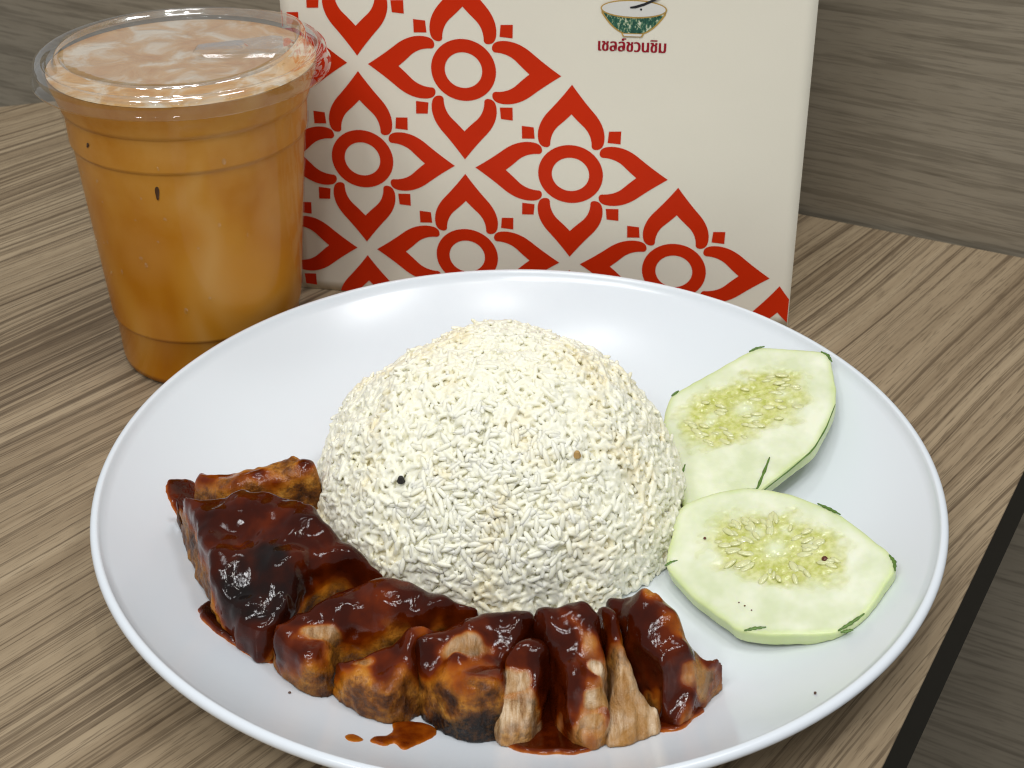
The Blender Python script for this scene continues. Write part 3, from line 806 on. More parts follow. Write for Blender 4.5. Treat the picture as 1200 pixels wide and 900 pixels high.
def build_chicken():
    m = chicken_mat()
    def idw(x, y, tops):
        num = 0; den = 0
        for (tx, ty, tz) in tops:
            w = 1.0 / ((x - tx) ** 2 + (y - ty) ** 2 + 9.0) ** 1.6
            num = num + w * tz; den = den + w
        return num / den
    def piece(key, label, a0, a1, a2, meat=0.0, char=0.0, patches=(), seed=0, rough=1.0, taper=0.14, extra=None, k=5.0, dark=(), groove=None, flow=0.0):
        poly = round_poly([(p[0], p[1]) for p in PIECES[key]], 5)
        tops = TOPS[key]
        h = 0.55
        lo = poly.min(0) - 5; hi = poly.max(0) + 5
        zt = max(t[2] for t in tops) + 6
        xs = np.arange(lo[0], hi[0], h); ys = np.arange(lo[1], hi[1], h); zs = np.arange(2.0, zt, h)
        ymin, ymax = poly[:, 1].min(), poly[:, 1].max()
        X, Y = np.meshgrid(xs, ys, indexing='ij')
        d2 = poly_sdf(X, Y, poly) + 1.0 * fbm(X / 6, Y / 6, X * 0, seed, 2)
        def top_f(x, y):
            t = idw(x, y, tops) + 1.0 * fbm(x / 9, y / 9, x * 0, seed + 1, 2)
            if groove is not None:
                for (g0, g1) in zip(groove[:-1], groove[1:]):
                    ex, ey = g1[0] - g0[0], g1[1] - g0[1]
                    tt = np.clip(((x - g0[0]) * ex + (y - g0[1]) * ey) / (ex * ex + ey * ey), 0, 1)
                    dd = np.hypot(x - g0[0] - ex * tt, y - g0[1] - ey * tt)
                    t = t - 3.5 * np.exp(-(dd / 2.2) ** 2)
            return t
        def masks(x, y, z, top):
            v = (y - ymin) / (ymax - ymin)
            depth = (top - z) / 9.0
            mt = np.zeros(np.broadcast(x, y, z).shape) + meat * smoothstep(0.9, 0.45, v + 0.22 * fbm(x / 7, y / 7, z / 7, seed + 9, 2))
            for (px_, py_, pz_, pr, ps) in patches:
                r = np.sqrt(((x - px_) * 0.55) ** 2 + ((y - py_) * 1.3) ** 2 + ((z - pz_) * 0.8) ** 2) / pr
                mt = np.maximum(mt, ps * smoothstep(1.35, 0.35, r + 0.4 * fbm(x / 4, y / 4, z / 4, seed + 4, 2)))
            drip = 0.45 * noise3(x / 5.0, y / 5.0, x * 0, seed + 6)
            S = a0 + a1 * v - a2 * depth + 0.6 * fbm(x / 12, y / 12, z / 14, seed + 7, 2) + drip - 1.25 * mt
            for (px_, py_, pz_, pr, ps) in dark:
                r = np.sqrt(((x - px_) ** 2 + (y - py_) ** 2 + ((z - pz_) * 0.6) ** 2)) / pr
                S = S + ps * smoothstep(1.2, 0.5, r + 0.2 * fbm(x / 4, y / 4, z / 4, seed + 5, 2))
            if flow:
                S = S + abs(flow) * smoothstep(0.1, 0.75, np.sign(flow) * (x - (poly[:, 0].mean() + (y - poly[:, 1].mean()) * -0.15)) / (0.5 * np.ptp(poly[:, 0])) + 0.25 * fbm(x / 4, y / 4, z / 4, seed + 15, 2))
            sauce = smoothstep(-0.15, 1.15, S)
            chv = char * smoothstep(0.35, 1.25, depth + 0.9 * fbm(x / 5, y / 5, z / 5, seed + 11, 2))
            if extra:
                cx_, cy_, cz_, cr = extra
                r = np.sqrt((x - cx_) ** 2 + (y - cy_) ** 2 + (0.7 * (z - cz_)) ** 2) / cr
                e = smoothstep(1.15, 0.75, r + 0.2 * fbm(x / 5, y / 5, z / 5, seed + 12, 2))
                chv = np.maximum(chv, e); sauce = np.maximum(sauce, 0.9 * e)
            return sauce, mt, chv
        top2 = top_f(X, Y); pz2 = plate_z_xy(X, Y)
        X3, Y3, Z3 = X[..., None], Y[..., None], zs[None, None, :]
        T3 = top2[..., None]
        X3, Y3, Z3, T3 = np.broadcast_arrays(X3, Y3, Z3, T3)
        F = smax(d2[..., None] + taper * (Z3 - 12), (Z3 - T3) * 0.86, k)
        band = np.abs(F) < 4.0
        xb, yb, zb = X3[band], Y3[band], Z3[band]
        s_, mt_, ch_ = masks(xb, yb, zb, T3[band])
        lump = 0.85 * fbm(xb / 5.5, yb / 5.5, zb / 5.5, seed + 20, 2)
        crisp = 0.7 * fbm(xb / 2.6, yb / 2.6, zb / 2.6, seed + 21, 2) * rough
        fibre = 0.75 * noise3(xb / 1.6, yb / 7.0, zb / 5.0, seed + 22)
        F = F.copy()
        F[band] += lump + (1 - 0.92 * s_) * ((1 - mt_) * crisp + mt_ * fibre) - 0.65 * s_ + 0.22 * s_ * noise3(xb / 3.2, yb / 3.2, zb / 3.2, seed + 25)
        F = np.maximum(F, (pz2[..., None] + 0.15) - Z3)
        F = np.maximum(F, RICE_R - 0.8 - np.sqrt((X3 - RICE[0]) ** 2 + (Y3 - RICE[1]) ** 2 + (Z3 - ZF) ** 2))
        V, Q = surface_nets(F, (xs[0], ys[0], zs[0]), h)
        tv = top_f(V[:, 0], V[:, 1])
        s_, mt_, ch_ = masks(V[:, 0], V[:, 1], V[:, 2], tv)
        c = np.array([poly[:, 0].mean(), poly[:, 1].mean(), 0])
        o = mesh_obj("chicken_piece", (V - c) / 1000, Q, m, attrs={"coat": np.stack([s_, mt_, ch_], 1)})
        o.location = (c / 1000).tolist()
        tag(o, label, "chicken", "sauced chicken pieces along the front of the plate")
    g = lambda k, i, r, s: (*PATCH[k][i], r, s)
    piece('back', "narrow browned chicken strip at the back left, tucked behind the biggest piece", 0.62, -0.1, 0.75, char=0.3, seed=101, rough=0.8, k=4)
    piece('big', "biggest chicken piece, left of the rice, with a glossy black charred corner", 1.15, 0.25, 0.85, char=0.35, seed=132, extra=(*PATCH['char'][0], 12.0), rough=1.1, k=3.4)
    piece('third', "chicken piece with crisp orange front, between the charred piece and the smallest chunk", 0.72, 0.75, 0.75, char=0.45, seed=163, patches=[g('third', 0, 3.2, 0.75)], rough=1.1, k=3.4)
    piece('fourth', "small crisp golden chicken chunk above the separate little sauce puddle", 0.45, 0.9, 0.70, char=0.35, seed=194, patches=[g('fourth', 0, 2.4, 0.35)], rough=1.1, k=3.4)
    piece('fifth', "chicken piece with dark charred crust in front, left of the thin pale slice", 0.55, 0.95, 0.80, char=1.0, seed=225, patches=[g('fifth', 0, 4.2, 0.7)], rough=1.1, k=3.4, flow=0.5)
    piece('sixth', "thin pale chicken slice between the charred-crust piece and the sauced slice", 0.55, 0.85, 0.30, meat=0.45, seed=256, patches=[g('sixth', 0, 4.2, 1.0), g('sixth', 1, 5.0, 1.0)], rough=0.7, k=3.0, flow=1.1)
    piece('seventh', "chicken slice with dark sauced left face and pale right edge before the rice", 0.48, 1.0, 0.30, meat=0.45, seed=287, patches=[g('seventh', 0, 3.2, 1.0), g('seventh', 1, 3.8, 1.0), g('seventh', 2, 4.2, 1.0)], rough=0.7,
          dark=[g('seventh_dark', 0, 6, 0.7), g('seventh_dark', 1, 5, 0.5)], k=3.0, flow=-0.9)
    piece('wedge', "pale wedge-shaped chicken slice sauced only at its tip, beside the rightmost piece", 0.22, 1.25, 0.35, meat=0.75, seed=351, patches=[g('wedge', 0, 6, 0.9), g('wedge', 1, 7, 1.0), g('wedge', 2, 6, 1.0)], rough=0.7, k=3.0)
    piece('eighth', "rightmost chicken piece, upright glossy brown slice near the cucumber", 0.55, 0.20, 0.40, char=0.3, seed=318, patches=[g('eighth', 0, 2.6, 0.9), g('eighth', 1, 5, 0.7)], rough=0.9, k=3.0, flow=-0.8)
build_chicken()

def build_pools():
    m, nt, b = new_mat("brown_sauce"); q = NB(nt)
    at = q.attr("depth")
    n = q.noise(q.coord(), 260, 3)
    t = q.math('ADD', at[0], q.math('MULTIPLY', q.math('SUBTRACT', n, 0.5), 0.45), clamp=True)
    q.link(sauce_colour(q, t), b.inputs['Base Color'])
    b.inputs['Roughness'].default_value = 0.07
    b.inputs['Specular IOR Level'].default_value = 0.3
    labels = {
        'dab': "faint orange sauce dab on the plate rim left of the ragged puddle",
        'side': "brown sauce drip on the plate at the far left of the chicken",
        'corner': "brown sauce pool under the charred chicken corner",
        'front': "small separate ragged sauce puddle by the front plate rim",
        'between': "dark sauce pool between the thin pale slice and the sauced slice",
        'right': "brown sauce pool under the rightmost chicken piece"}
    for i, (key, pts) in enumerate(POOLS.items()):
        poly = round_poly([(p[0], p[1]) for p in pts], 5)
        h = 0.3 if key != 'between' else 0.35
        lo = poly.min(0) - 2; hi = poly.max(0) + 2
        xs = np.arange(lo[0], hi[0], h); ys = np.arange(lo[1], hi[1], h)
        X, Y = np.meshgrid(xs, ys, indexing='ij')
        pz = plate_z_xy(X, Y)
        zs = np.arange(pz.min() - 1.2, pz.max() + 3.5, h)
        tmax = {'front': 0.85, 'between': 1.5, 'corner': 2.0, 'side': 1.7, 'right': 1.4, 'dab': 0.35}[key]
        def thick(x, y):
            d = poly_sdf(x, y, poly) + 0.8 * fbm(x / 3.5, y / 3.5, x * 0, 400 + i * 9, 3)
            tt = np.clip(-d / (2.2 if key != 'side' else 4.0), 0, 1)
            return d, tmax * np.sqrt(np.clip(1 - (1 - tt) ** 2, 0, 1)) * (1 + 0.22 * fbm(x / 4, y / 4, x * 0, 430 + i, 2))
        d, th = thick(X, Y)
        F = np.maximum(d[..., None] * 0.8, (zs[None, None] - (pz + th)[..., None]))
        F = np.maximum(F, (pz - 0.35)[..., None] - zs[None, None])
        V, Q = surface_nets(F, (xs[0], ys[0], zs[0]), h)
        _, tv = thick(V[:, 0], V[:, 1])
        c = np.array([poly[:, 0].mean(), poly[:, 1].mean(), 0])
        dep = np.clip(tv / 2.2, 0, 1)[:, None]
        o = mesh_obj("sauce_puddle", (V - c) / 1000, Q, m, attrs={"depth": dep.repeat(3, 1)})
        o.location = (c / 1000).tolist()
        tag(o, labels[key], "sauce", "sauce puddles on the plate")
build_pools()

def build_crumbs():
    mt = simple_mat("charred_crumb", (0.09, 0.035, 0.018), rough=0.5, noise_amt=0.3)
    for i, (x, y, _z) in enumerate(CRUMBS):
        s = (0.00042, 0.00045, 0.0004, 0.0004, 0.0004, 0.0004, 0.0004)[i % 7]
        v, f = lathe([(0, 0)] + [(s * math.sin(a) * (0.75 + 0.35 * ((k + i) % 2)), s * 0.8 * (1 - math.cos(a))) for k, a in enumerate((0.8, 1.6, 2.3))] + [(0, s * 1.5)], 6)
        o = mesh_obj("crumb", v, f, mt, smooth=False)
        o.location = (x / 1000, y / 1000, float(plate_z_xy(x, y)) / 1000 + 0.0001)
        tag(o, ("tiny dark crumb on the plate beside the rightmost chicken piece", "tiny dark crumb near the plate's right front rim", "tiny dark crumb on the plate in front of the crisp orange chicken piece")[i], "crumb", "crumbs scattered on the plate")
build_crumbs()
# ------------------------------------------------------------------ paper bag with printed motif
def build_bag():
    paper, nt, b = new_mat("cream_paper"); q = NB(nt)
    pc = q.coord()
    n1 = q.noise(pc, 9, 2); n2 = q.noise(pc, 900, 2)
    q.link(q.mix(n1, (0.745, 0.705, 0.59), (0.785, 0.745, 0.635)), b.inputs['Base Color'])
    b.inputs['Roughness'].default_value = 0.5
    b.inputs['Specular IOR Level'].default_value = 0.2
    lv = q.noise(pc, 16, 2)
    q.link(q.bump(n2, 0.08, 0.0003, q.bump(lv, 0.10, 0.006)), b.inputs['Normal'])
    red = simple_mat("red_ink", (0.58, 0.026, 0.003), rough=0.45, spec=0.12, noise_amt=0.05, noise_scale=40)
    gold = simple_mat("gold_ink", (0.50, 0.31, 0.07), rough=0.45, noise_amt=0.12, noise_scale=400)
    white = simple_mat("white_ink", (0.68, 0.665, 0.62), rough=0.45, noise_amt=0.02)
    black = simple_mat("black_ink", (0.012, 0.011, 0.014), rough=0.4)
    crimson = simple_mat("crimson_ink", (0.30, 0.012, 0.022), rough=0.45, spec=0.12)
    green, nt2, b2 = new_mat("green_glaze_ink"); q2 = NB(nt2)
    vn = q2.noise(q2.map(q2.coord(), (1.0, 1.0, 0.55)), 900, 3, 0.6, 0.8)
    q2.link(q2.ramp(vn, [(0.40, (0.006, 0.060, 0.038)), (0.52, (0.02, 0.12, 0.075)), (0.58, (0.28, 0.36, 0.20)), (0.66, (0.62, 0.63, 0.50))]), b2.inputs['Base Color'])
    b2.inputs['Roughness'].default_value = 0.45
    A = np.array(BAG_L) / 1000; Bp = np.array(BAG_R) / 1000
    W = float(np.linalg.norm(Bp - A)); ang = math.atan2(Bp[1] - A[1], Bp[0] - A[0])
    D, Hh, t = 0.085, 0.262, 0.00035
    root = empty("paper_bag", (A[0], A[1], 0.0002), ang)
    tag(root, "cream paper bag printed with red flower motifs standing behind the plate", "paper bag")
    def bend(u, v):
        e = math.sin(math.pi * min(max(u / W, 0), 1))
        return -(0.0020 * e * min(1.0, v / 0.07) + 0.0011 * e * float(noise3(u / 0.055, v / 0.065, 0.0, 91)))
    # carcass: front, back, two creased gusset sides and bottom, open on top
    def panel(name, quadpts, nu=1, nv=1):
        a, b_, c, d = [np.array(x) for x in quadpts]
        vs_, fs_ = [], []
        for j in range(nv + 1):
            for i in range(nu + 1):
                u, v = i / nu, j / nv
                p_ = (a * (1 - u) + b_ * u) * (1 - v) + (d * (1 - u) + c * u) * v
                if name == "front_panel": p_[1] += bend(p_[0], p_[2])
                vs_.append(tuple(p_))
        for j in range(nv):
            for i in range(nu):
                k = j * (nu + 1) + i
                fs_.append((k, k + 1, k + nu + 2, k + nu + 1))
        o = mesh_obj(name, vs_, fs_, paper, root, smooth=(nu > 1))
        sm = o.modifiers.new("paper", 'SOLIDIFY'); sm.thickness = t; sm.offset = -1
        return o
    panel("front_panel", [(0, 0, 0), (W, 0, 0), (W, 0, Hh), (0, 0, Hh)], 48, 60)
    panel("back_panel", [(W, D, 0), (0, D, 0), (0, D, Hh), (W, D, Hh)])
    for (x, s, nm) in ((0.0, 1, "side_gusset"), (W, -1, "side_gusset")):
        vs_ = [(x, t, 0), (x + s * 0.004, D / 2, 0), (x, D - t, 0), (x, t, Hh), (x + s * 0.016, D / 2, Hh), (x, D - t, Hh)]
        o = mesh_obj(nm, vs_, [(0, 1, 4, 3), (1, 2, 5, 4)], paper, root, smooth=False)
        sm = o.modifiers.new("paper", 'SOLIDIFY'); sm.thickness = t; sm.offset = 0
    panel("bottom_panel", [(0.0005, t, 0.0004), (W - 0.0005, t, 0.0004), (W - 0.0005, D - t, 0.0004), (0.0005, D - t, 0.0004)])

    S = W / 0.1923
    # flower outline pieces in millimetres about the flower centre
    def arc(cx, cy, r, a0, a1, n=20):
        return [(cx + r * math.cos(a0 + (a1 - a0) * k / n), cy + r * math.sin(a0 + (a1 - a0) * k / n)) for k in range(n + 1)]
    def bez(p, n=8):
        out = []
        for k in range(n):
            s = k / n
            out.append(tuple((1 - s) ** 2 * np.array(p[0]) + 2 * s * (1 - s) * np.array(p[1]) + s * s * np.array(p[2])))
        return out
    tris = []
    def strip(A_, B_):
        for i in range(len(A_) - 1):
            tris.append((A_[i], A_[i + 1], B_[i + 1])); tris.append((A_[i], B_[i + 1], B_[i]))
    strip(arc(0, 0, 12.5, 0, 2 * math.pi, 48), arc(0, 0, 7.2, 0, 2 * math.pi, 48))
    # one arm of a petal: outer edge from the rounded end to the tip, inner edge to the notch
    outer = bez([(11.0, 9.4), (11.0, 12.9), (16.6, 12.7)], 8) + bez([(16.6, 12.7), (21.5, 12.4), (26.0, 8.6)], 8) + bez([(26.0, 8.6), (31.0, 4.3), (37.2, 0.0)], 8) + [(37.2, 0.0)]
    inner = bez([(11.0, 9.4), (11.2, 7.7), (13.0, 7.9)], 8) + bez([(13.0, 7.9), (17.6, 7.6), (20.6, 4.4)], 8) + bez([(20.6, 4.4), (23.0, 1.9), (25.2, 0.0)], 8) + [(25.2, 0.0)]
    arm = list(zip(outer, inner))
    for rot in range(4):
        c_, s_ = round(math.cos(rot * math.pi / 2)), round(math.sin(rot * math.pi / 2))
        for mir in (1, -1):
            O_ = [(x * c_ - y * mir * s_, x * s_ + y * mir * c_) for x, y in outer]
            I_ = [(x * c_ - y * mir * s_, x * s_ + y * mir * c_) for x, y in inner]
            strip(O_, I_)
    for sx in (1, -1):
        for sy in (1, -1):
            qd = [(13.9, 14.2), (18.8, 13.9), (18.9, 19.2), (14.3, 18.9)]
            qd = [(x * sx, y * sy) for x, y in qd]
            tris.append((qd[0], qd[1], qd[2])); tris.append((qd[0], qd[2], qd[3]))
    def clip(poly, axis, lim, keep_greater):
        out = []
        for i in range(len(poly)):
            a, b_ = poly[i], poly[(i + 1) % len(poly)]
            ia = (a[axis] >= lim) == keep_greater; ib = (b_[axis] >= lim) == keep_greater
            if ia: out.append(a)
            if ia != ib:
                tt = (lim - a[axis]) / (b_[axis] - a[axis])
                out.append((a[0] + (b_[0] - a[0]) * tt, a[1] + (b_[1] - a[1]) * tt))
        return out
    Wm, Hm = W * 1000 - 0.15, Hh * 1000 - 0.3
    def motif(u, v):
        vs_, fs_ = [], []
        for tr in tris:
            pg = [(p[0] * S * 0.968 + u, p[1] * S * 0.95 + v) for p in tr]
            for ax, lim, kg in ((0, 0.15, True), (0, Wm, False), (1, 0.15, True), (1, Hm, False)):
                pg = clip(pg, ax, lim, kg) if len(pg) > 2 else []
            if len(pg) < 3: continue
            area = sum(pg[i][0] * pg[(i + 1) % len(pg)][1] - pg[(i + 1) % len(pg)][0] * pg[i][1] for i in range(len(pg))) / 2
            if abs(area) < 1e-5: continue
            if area < 0: pg = pg[::-1]
            k = len(vs_)
            vs_ += [(p[0] / 1000, bend(p[0] / 1000, p[1] / 1000) - 0.00014, p[1] / 1000) for p in pg]
            fs_.append(tuple(range(k, k + len(pg))))
        if fs_:
            mesh_obj("printed_flower", vs_, fs_, red, root, smooth=False)
    du, dv = 39.95 * S, 38.3 * S
    u0, v0 = 28.4 * S, 58.4 * S
    for i in range(-1, 6):
        for j in range(-3, 7):
            if (i + j) % 2: continue
            if i + j > 2: continue
            motif(u0 + i * du, v0 + j * dv)
    # logo: glazed bowl with chopsticks above red lettering
    def flat(name, pts, mat, layer, par=None):
        vs_ = [(x / 1000, bend(x / 1000, z / 1000) - 0.00014 * layer, z / 1000) for x, z in pts]
        ar = sum(pts[i][0] * pts[(i + 1) % len(pts)][1] - pts[(i + 1) % len(pts)][0] * pts[i][1] for i in range(len(pts)))
        f = tuple(range(len(vs_))) if ar > 0 else tuple(range(len(vs_)))[::-1]
        return mesh_obj(name, vs_, [f], mat, par or root, smooth=False)
    cu, cv = LOGO[0], LOGO[1]
    k = LOGO[2]          # half width of the bowl in mm
    def ell(rx, ry, cz, n=40, a0=0, a1=2 * math.pi):
        return [(cu + rx * math.cos(a0 + (a1 - a0) * i / n), cv + cz + ry * math.sin(a0 + (a1 - a0) * i / n)) for i in range(n + (0 if a1 - a0 > 6.2 else 1))]
    bowl = []
    for i in range(25):
        s = -1 + 2 * i / 24
        bowl.append((cu + k * 0.97 * s, cv - 0.16 * k - k * 0.68 * (1 - abs(s) ** 2.3)))
    flat("bowl_print_body", bowl + [(cu + k * 0.97, cv - 0.02 * k), (cu - k * 0.97, cv - 0.02 * k)], gold, 1)
    bowl2 = [(cu + (x - cu) * 0.93, cv - 0.16 * k + (z - cv + 0.16 * k) * 0.93) for x, z in bowl]
    flat("bowl_print_glaze", bowl2 + [(cu + k * 0.9, cv - 0.10 * k), (cu - k * 0.9, cv - 0.10 * k)], green, 2)
    flat("bowl_print_foot", [(cu - k * 0.36, cv - 0.76 * k), (cu + k * 0.34, cv - 0.76 * k), (cu + k * 0.28, cv - 0.88 * k), (cu - k * 0.30, cv - 0.88 * k)], gold, 3)
    flat("bowl_print_foot_fill", [(cu - k * 0.30, cv - 0.78 * k), (cu + k * 0.28, cv - 0.78 * k), (cu + k * 0.24, cv - 0.85 * k), (cu - k * 0.26, cv - 0.85 * k)], white, 4)
    flat("bowl_print_rim", ell(k, 0.29 * k, 0.0), gold, 3)
    flat("bowl_print_inside", ell(k * 0.955, 0.245 * k, 0.005 * k), white, 4)
    flat("spoon_print", [(cu - 0.12 * k, cv + 0.07 * k), (cu + 0.04 * k, cv + 0.11 * k), (cu + 0.30 * k, cv + 0.20 * k), (cu + 0.75 * k, cv + 0.42 * k), (cu + 0.78 * k, cv + 0.36 * k), (cu + 0.32 * k, cv + 0.12 * k), (cu + 0.06 * k, cv + 0.03 * k), (cu - 0.10 * k, cv + 0.02 * k)][::-1], black, 5)
    flat("dot_print", [(cu + 0.22 * k + 0.035 * k * math.cos(a), cv + 0.0 * k + 0.035 * k * math.sin(a)) for a in np.linspace(0, 6.283, 9)[:-1]], black, 5)
    c = bpy.data.curves.new("lettering", 'FONT'); c.body = "เชลล์ชวนชิม"; c.size = 1.0; c.resolution_u = 3
    to = bpy.data.objects.new("lettering_curve", c); col.objects.link(to)
    bpy.context.view_layer.update()
    me = bpy.data.meshes.new_from_object(to.evaluated_get(bpy.context.evaluated_depsgraph_get()))
    bpy.data.objects.remove(to)
    co = np.array([v.co[:] for v in me.vertices]); x0, x1 = co[:, 0].min(), co[:, 0].max(); y0 = co[:, 1].min(); y1 = co[:, 1].max()
    tw, th = LOGO[4], LOGO[5]
    lx = LOGO[3][0]; lz = LOGO[3][1]
    fcs = [tuple(p_.vertices) for p_ in me.polygons]
    vs_, fs_ = [], []
    for layer, dx in enumerate((0.0, 0.2, -0.2)):          # doubled strokes make the heavy letter weight
        o0 = len(vs_)
        for q_ in co:
            x_ = (lx + dx + (q_[0] - x0) / (x1 - x0) * tw) / 1000
            z_ = (lz + (q_[1] - y0) / (y1 - y0) * th) / 1000
            vs_.append((x_, bend(x_, z_) - 0.00014 - 0.00004 * layer, z_))
        fs_ += [tuple(i + o0 for i in f_) for f_ in fcs]
    bpy.data.meshes.remove(me)
    mesh_obj("lettering", vs_, fs_, crimson, root, smooth=False)
build_bag()

# ------------------------------------------------------------------ cup of iced milk tea
def build_cup():
    root = empty("iced_tea_cup", (CUP_C[0] / 1000, CUP_C[1] / 1000, 0.0002))
    tag(root, "clear plastic cup of orange iced milk tea with clear lid beside the paper bag", "cup")
    cup_m = clear_plastic("clear_cup_plastic", base_refl=0.0, strength=0.25, rough=0.06)
    lid_m = clear_plastic("clear_lid_plastic", tint=(0.96, 0.965, 0.965), base_refl=0.15, strength=1.3, rough=0.06)
    tea, nt, b = new_mat("milk_tea"); q = NB(nt)
    pc = q.coord()
    sep = q.n('ShaderNodeSeparateXYZ'); q.link(pc, sep.inputs[0])
    n1 = q.noise(q.map(pc, (1, 1, 0.55)), 34, 2, 0.5, 0.4)
    n2 = q.noise(pc, 110, 3)
    c = q.ramp(n1, [(0.30, (0.42, 0.135, 0.003)), (0.46, (0.48, 0.172, 0.006)), (0.58, (0.54, 0.225, 0.020)), (0.72, (0.60, 0.305, 0.075))])
    vo = q.n('ShaderNodeTexVoronoi', feature='SMOOTH_F1'); vo.inputs['Scale'].default_value = 38; vo.inputs['Smoothness'].default_value = 0.35
    q.link(q.map(pc, (1, 1, 0.8), (0.3, 0.2, 0.5)), vo.inputs['Vector'])
    ice = q.ramp(vo.outputs['Distance'], [(0.22, (1, 1, 1)), (0.46, (0, 0, 0))])
    c = q.mix(q.math('MULTIPLY', ice, 0.30), c, (0.62, 0.30, 0.07))
    # paler where the ice floats in the upper third
    up = q.n('ShaderNodeMapRange'); up.inputs[1].default_value = 0.045; up.inputs[2].default_value = 0.112
    q.link(sep.outputs[2], up.inputs[0])
    c = q.mix(q.math('MULTIPLY', up.outputs[0], q.math('MULTIPLY_ADD', n2, 0.9, -0.10, clamp=True)), c, (0.66, 0.35, 0.10))
    q.link(c, b.inputs['Base Color'])
    b.inputs['Roughness'].default_value = 0.35
    b.inputs['Specular IOR Level'].default_value = 0.08
    b.inputs['Subsurface Weight'].default_value = 0.1
    b.inputs['Subsurface Radius'].default_value = (1.0, 0.6, 0.2); b.inputs['Subsurface Scale'].default_value = 0.004
    foam, nt, b = new_mat("tea_foam"); q = NB(nt)
    nf = q.noise(q.coord(), 70, 4, 0.6, 0.6)
    q.link(q.ramp(nf, [(0.34, (0.60, 0.27, 0.055)), (0.50, (0.70, 0.40, 0.15)), (0.64, (0.84, 0.70, 0.52))]), b.inputs['Base Color'])
    b.inputs['Roughness'].default_value = 0.4
    b.inputs['Specular IOR Level'].default_value = 0.2
    q.link(q.bump(nf, 0.5, 0.004), b.inputs['Normal'])
    wall = [(32.6, 0.0), (34.2, 1.0), (34.8, 3.5), (35.7, 20.2), (36.1, 20.9), (36.7, 21.5), (36.9, 22.5), (42.6, 91.0), (42.8, 91.9), (43.5, 92.5), (43.7, 93.4), (44.2, 104.6), (44.4, 105.4), (45.2, 106.0), (45.4, 107.2), (46.6, 111.0), (48.0, 115.0), (48.8, 121.0)]
    rim = [(50.0, 121.6), (50.9, 121.2), (51.1, 120.4), (50.5, 119.8)]
    v, f = lathe([(a / 1000, z / 1000) for a, z in [(0, 2.6), (26, 2.6), (28.5, 0.8), (30, 0.0)] + wall + rim], 128)
    fix_normals(mesh_obj("cup_wall", v, f, cup_m, root))
    LV = 119.6
    tp = [(0, 3.4), (26.5, 3.4), (29, 1.4), (31.2, 0.8)] + [(a - 0.55, z + 0.15) for a, z in wall[1:-2]] + [(47.5, 115.0), (48.1, LV - 0.6)]
    v, f = lathe([(a / 1000, z / 1000) for a, z in tp], 128)
    mesh_obj("milk_tea", v, f, tea, root)
    fix_normals(root.children[-1])
    # lumpy foam and ice tops at the surface
    N = 60; vs_, fs_ = [], []
    vs_.append((0, 0, LV / 1000))
    for i in range(1, 19):
        r = 47.9 * i / 18
        for k in range(N):
            a = 2 * math.pi * k / N
            x, y = r * math.cos(a), r * math.sin(a)
            z = LV + (1.0 * float(noise3(x / 13, y / 13, 0, 77)) + 0.4 * float(noise3(x / 5, y / 5, 0, 78))) * (1 - (i / 18) ** 6) - (0.6 if i == 18 else 0)
            vs_.append((x / 1000, y / 1000, z / 1000))
    for k in range(N): fs_.append((0, 1 + k, 1 + (k + 1) % N))
    for i in range(17):
        for k in range(N):
            a = 1 + i * N + k; b_ = 1 + i * N + (k + 1) % N
            fs_.append((a, a + N, b_ + N, b_))
    fix_normals(mesh_obj("tea_foam", vs_, fs_, foam, root))
    # dark slits where gaps between the ice cubes press against the wall
    slit = simple_mat("dark_gap", (0.06, 0.022, 0.006), rough=0.3)
    for (ad, z, w, hgt, tilt) in ((-95, 85.0, 1.5, 5.6, 0.05), (-130, 99.5, 1.2, 2.4, 0.6)):
        r = 36.9 + (z - 22.5) * 0.0832 - 0.40 + (0.75 if z > 92 else 0)
        vs_, fs_ = [(0, 0, 0.00028)], []
        for k in range(14):
            a = 2 * math.pi * k / 14
            vs_.append((w / 2000 * math.cos(a) * (1 + 0.2 * math.sin(3 * a)), hgt / 2000 * math.sin(a), 0))
        for k in range(14): fs_.append((0, 1 + k, 1 + (k + 1) % 14))
        o = mesh_obj("ice_gap", vs_, fs_, slit, root)
        o.location = (r / 1000 * math.cos(math.radians(ad)), r / 1000 * math.sin(math.radians(ad)), z / 1000)
        o.rotation_euler = (math.radians(90), tilt, math.radians(ad + 90))
    # condensation on the outside of the wall
    drop_m = clear_plastic("water_drop", base_refl=0.06, strength=1.0, rough=0.02)
    rd = random.Random(12)
    for i in range(22):
        ad = rd.uniform(-150, -30); z = rd.uniform(30, 98)
        if 90 < z < 94: continue
        r = 36.9 + (z - 22.5) * 0.0832 + 0.02 + (0.75 if z > 92 else 0)
        sz = rd.uniform(0.35, 0.85)
        v, f = lathe([(0, 0.55 * sz / 1000)] + [(sz / 1000 * math.sin(a), 0.55 * sz / 1000 * math.cos(a)) for a in (0.4, 0.8, 1.2, 1.57)], 10)
        o = mesh_obj("water_drop", v, f, drop_m, root)
        o.scale = (1, rd.uniform(1.0, 1.7), 1)
        o.location = (r / 1000 * math.cos(math.radians(ad)), r / 1000 * math.sin(math.radians(ad)), z / 1000)
        o.rotation_euler = (math.radians(90), 0, math.radians(ad + 90))
    # lid
    A0 = math.radians(12)
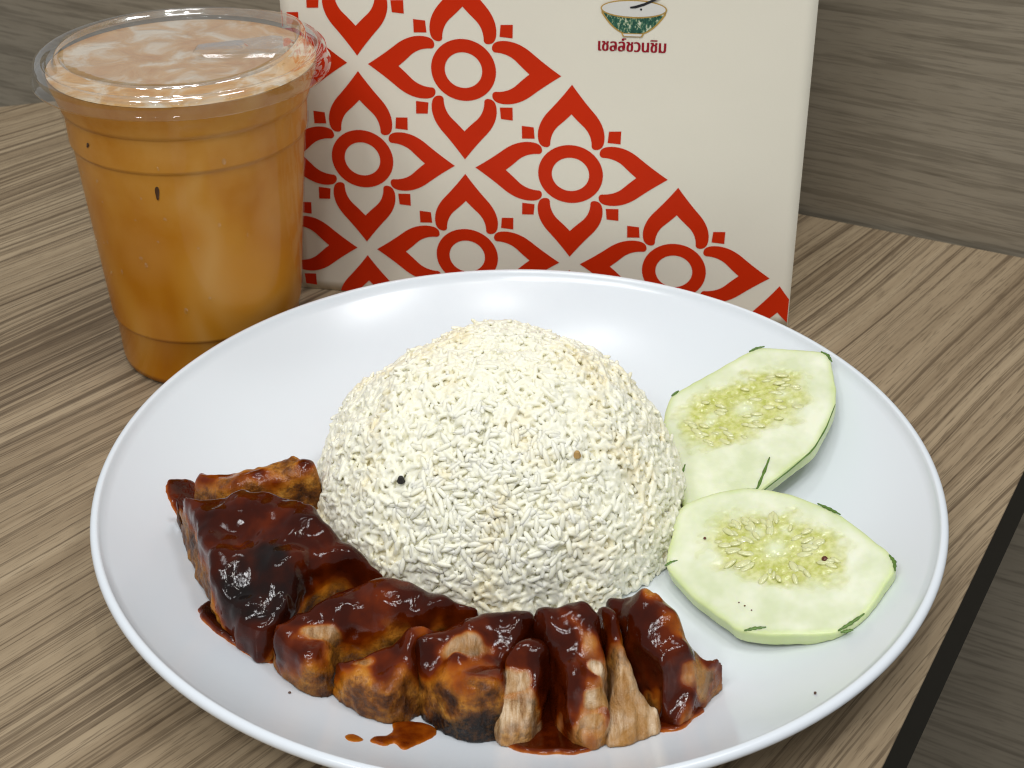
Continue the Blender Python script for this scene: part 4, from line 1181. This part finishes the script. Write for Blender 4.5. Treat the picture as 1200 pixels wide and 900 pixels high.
    def zf(r, z, a):
        w = max(0.0, math.cos(a - A0)) ** 3
        rr = r * 1000
        k = max(0.0, 1 - abs(rr - 43.6) / 4.5)
        return 0.0042 * w * (1.0 if 42 <= rr <= 45.5 and z > 0.1225 else k * 0.5)
    prof = [(52.2, 116.0), (53.3, 116.1), (53.4, 116.7), (52.5, 117.4), (52.1, 119.0), (51.9, 120.6), (52.1, 121.4), (51.7, 122.6), (50.6, 123.4), (49.4, 123.5), (48.4, 123.0), (47.9, 122.0), (47.0, 121.3), (46.0, 121.3), (45.3, 121.8), (44.9, 123.0), (44.5, 124.2), (43.9, 124.9), (43.2, 125.0), (42.5, 124.5), (41.8, 123.6), (40.8, 122.9), (34, 122.7), (24, 122.6), (12, 122.6), (0, 122.6)]
    v, f = lathe([(a / 1000, z / 1000) for a, z in prof], 128, zf)
    lid = fix_normals(mesh_obj("lid", v, f, lid_m, root))
    skirt_m = clear_plastic("clear_skirt_plastic", base_refl=0.05, strength=1.0, rough=0.05)
    lid.data.materials.append(skirt_m)
    for p_ in lid.data.polygons:
        if p_.center.z < 0.1212: p_.material_index = 1
    # sip opening: a tongue-shaped recess with a slot and a raised tab
    def tongue(name, L, w0, w1, z0, z1, cx, cy, rot):
        pts = []
        n = 12
        for k in range(n + 1):
            a = math.pi / 2 + math.pi * k / n
            pts.append((-L / 2 + w0 * math.cos(a), w0 * math.sin(a)))
        for k in range(n + 1):
            a = -math.pi / 2 + math.pi * k / n
            pts.append((L / 2 + w1 * math.cos(a), w1 * math.sin(a)))
        m_ = len(pts); vs_ = []
        for s, z in ((1.0, z0), (0.9, z1)):
            for x, y in pts: vs_.append((x * s / 1000, y * s / 1000, z / 1000))
        fs_ = [(i, (i + 1) % m_, m_ + (i + 1) % m_, m_ + i) for i in range(m_)] + [tuple(range(m_, 2 * m_))]
        o = fix_normals(mesh_obj(name, vs_, fs_, lid_m, lid, smooth=False))
        o.location = (cx / 1000, cy / 1000, 0); o.rotation_euler = (0, 0, rot)
    tongue("sip_recess", 26, 3.0, 8.5, 122.65, 124.2, 20, 2, 0.22)
    tongue("sip_tab", 13, 2.2, 3.6, 124.22, 125.2, 14, -0.5, 0.22)
build_cup()
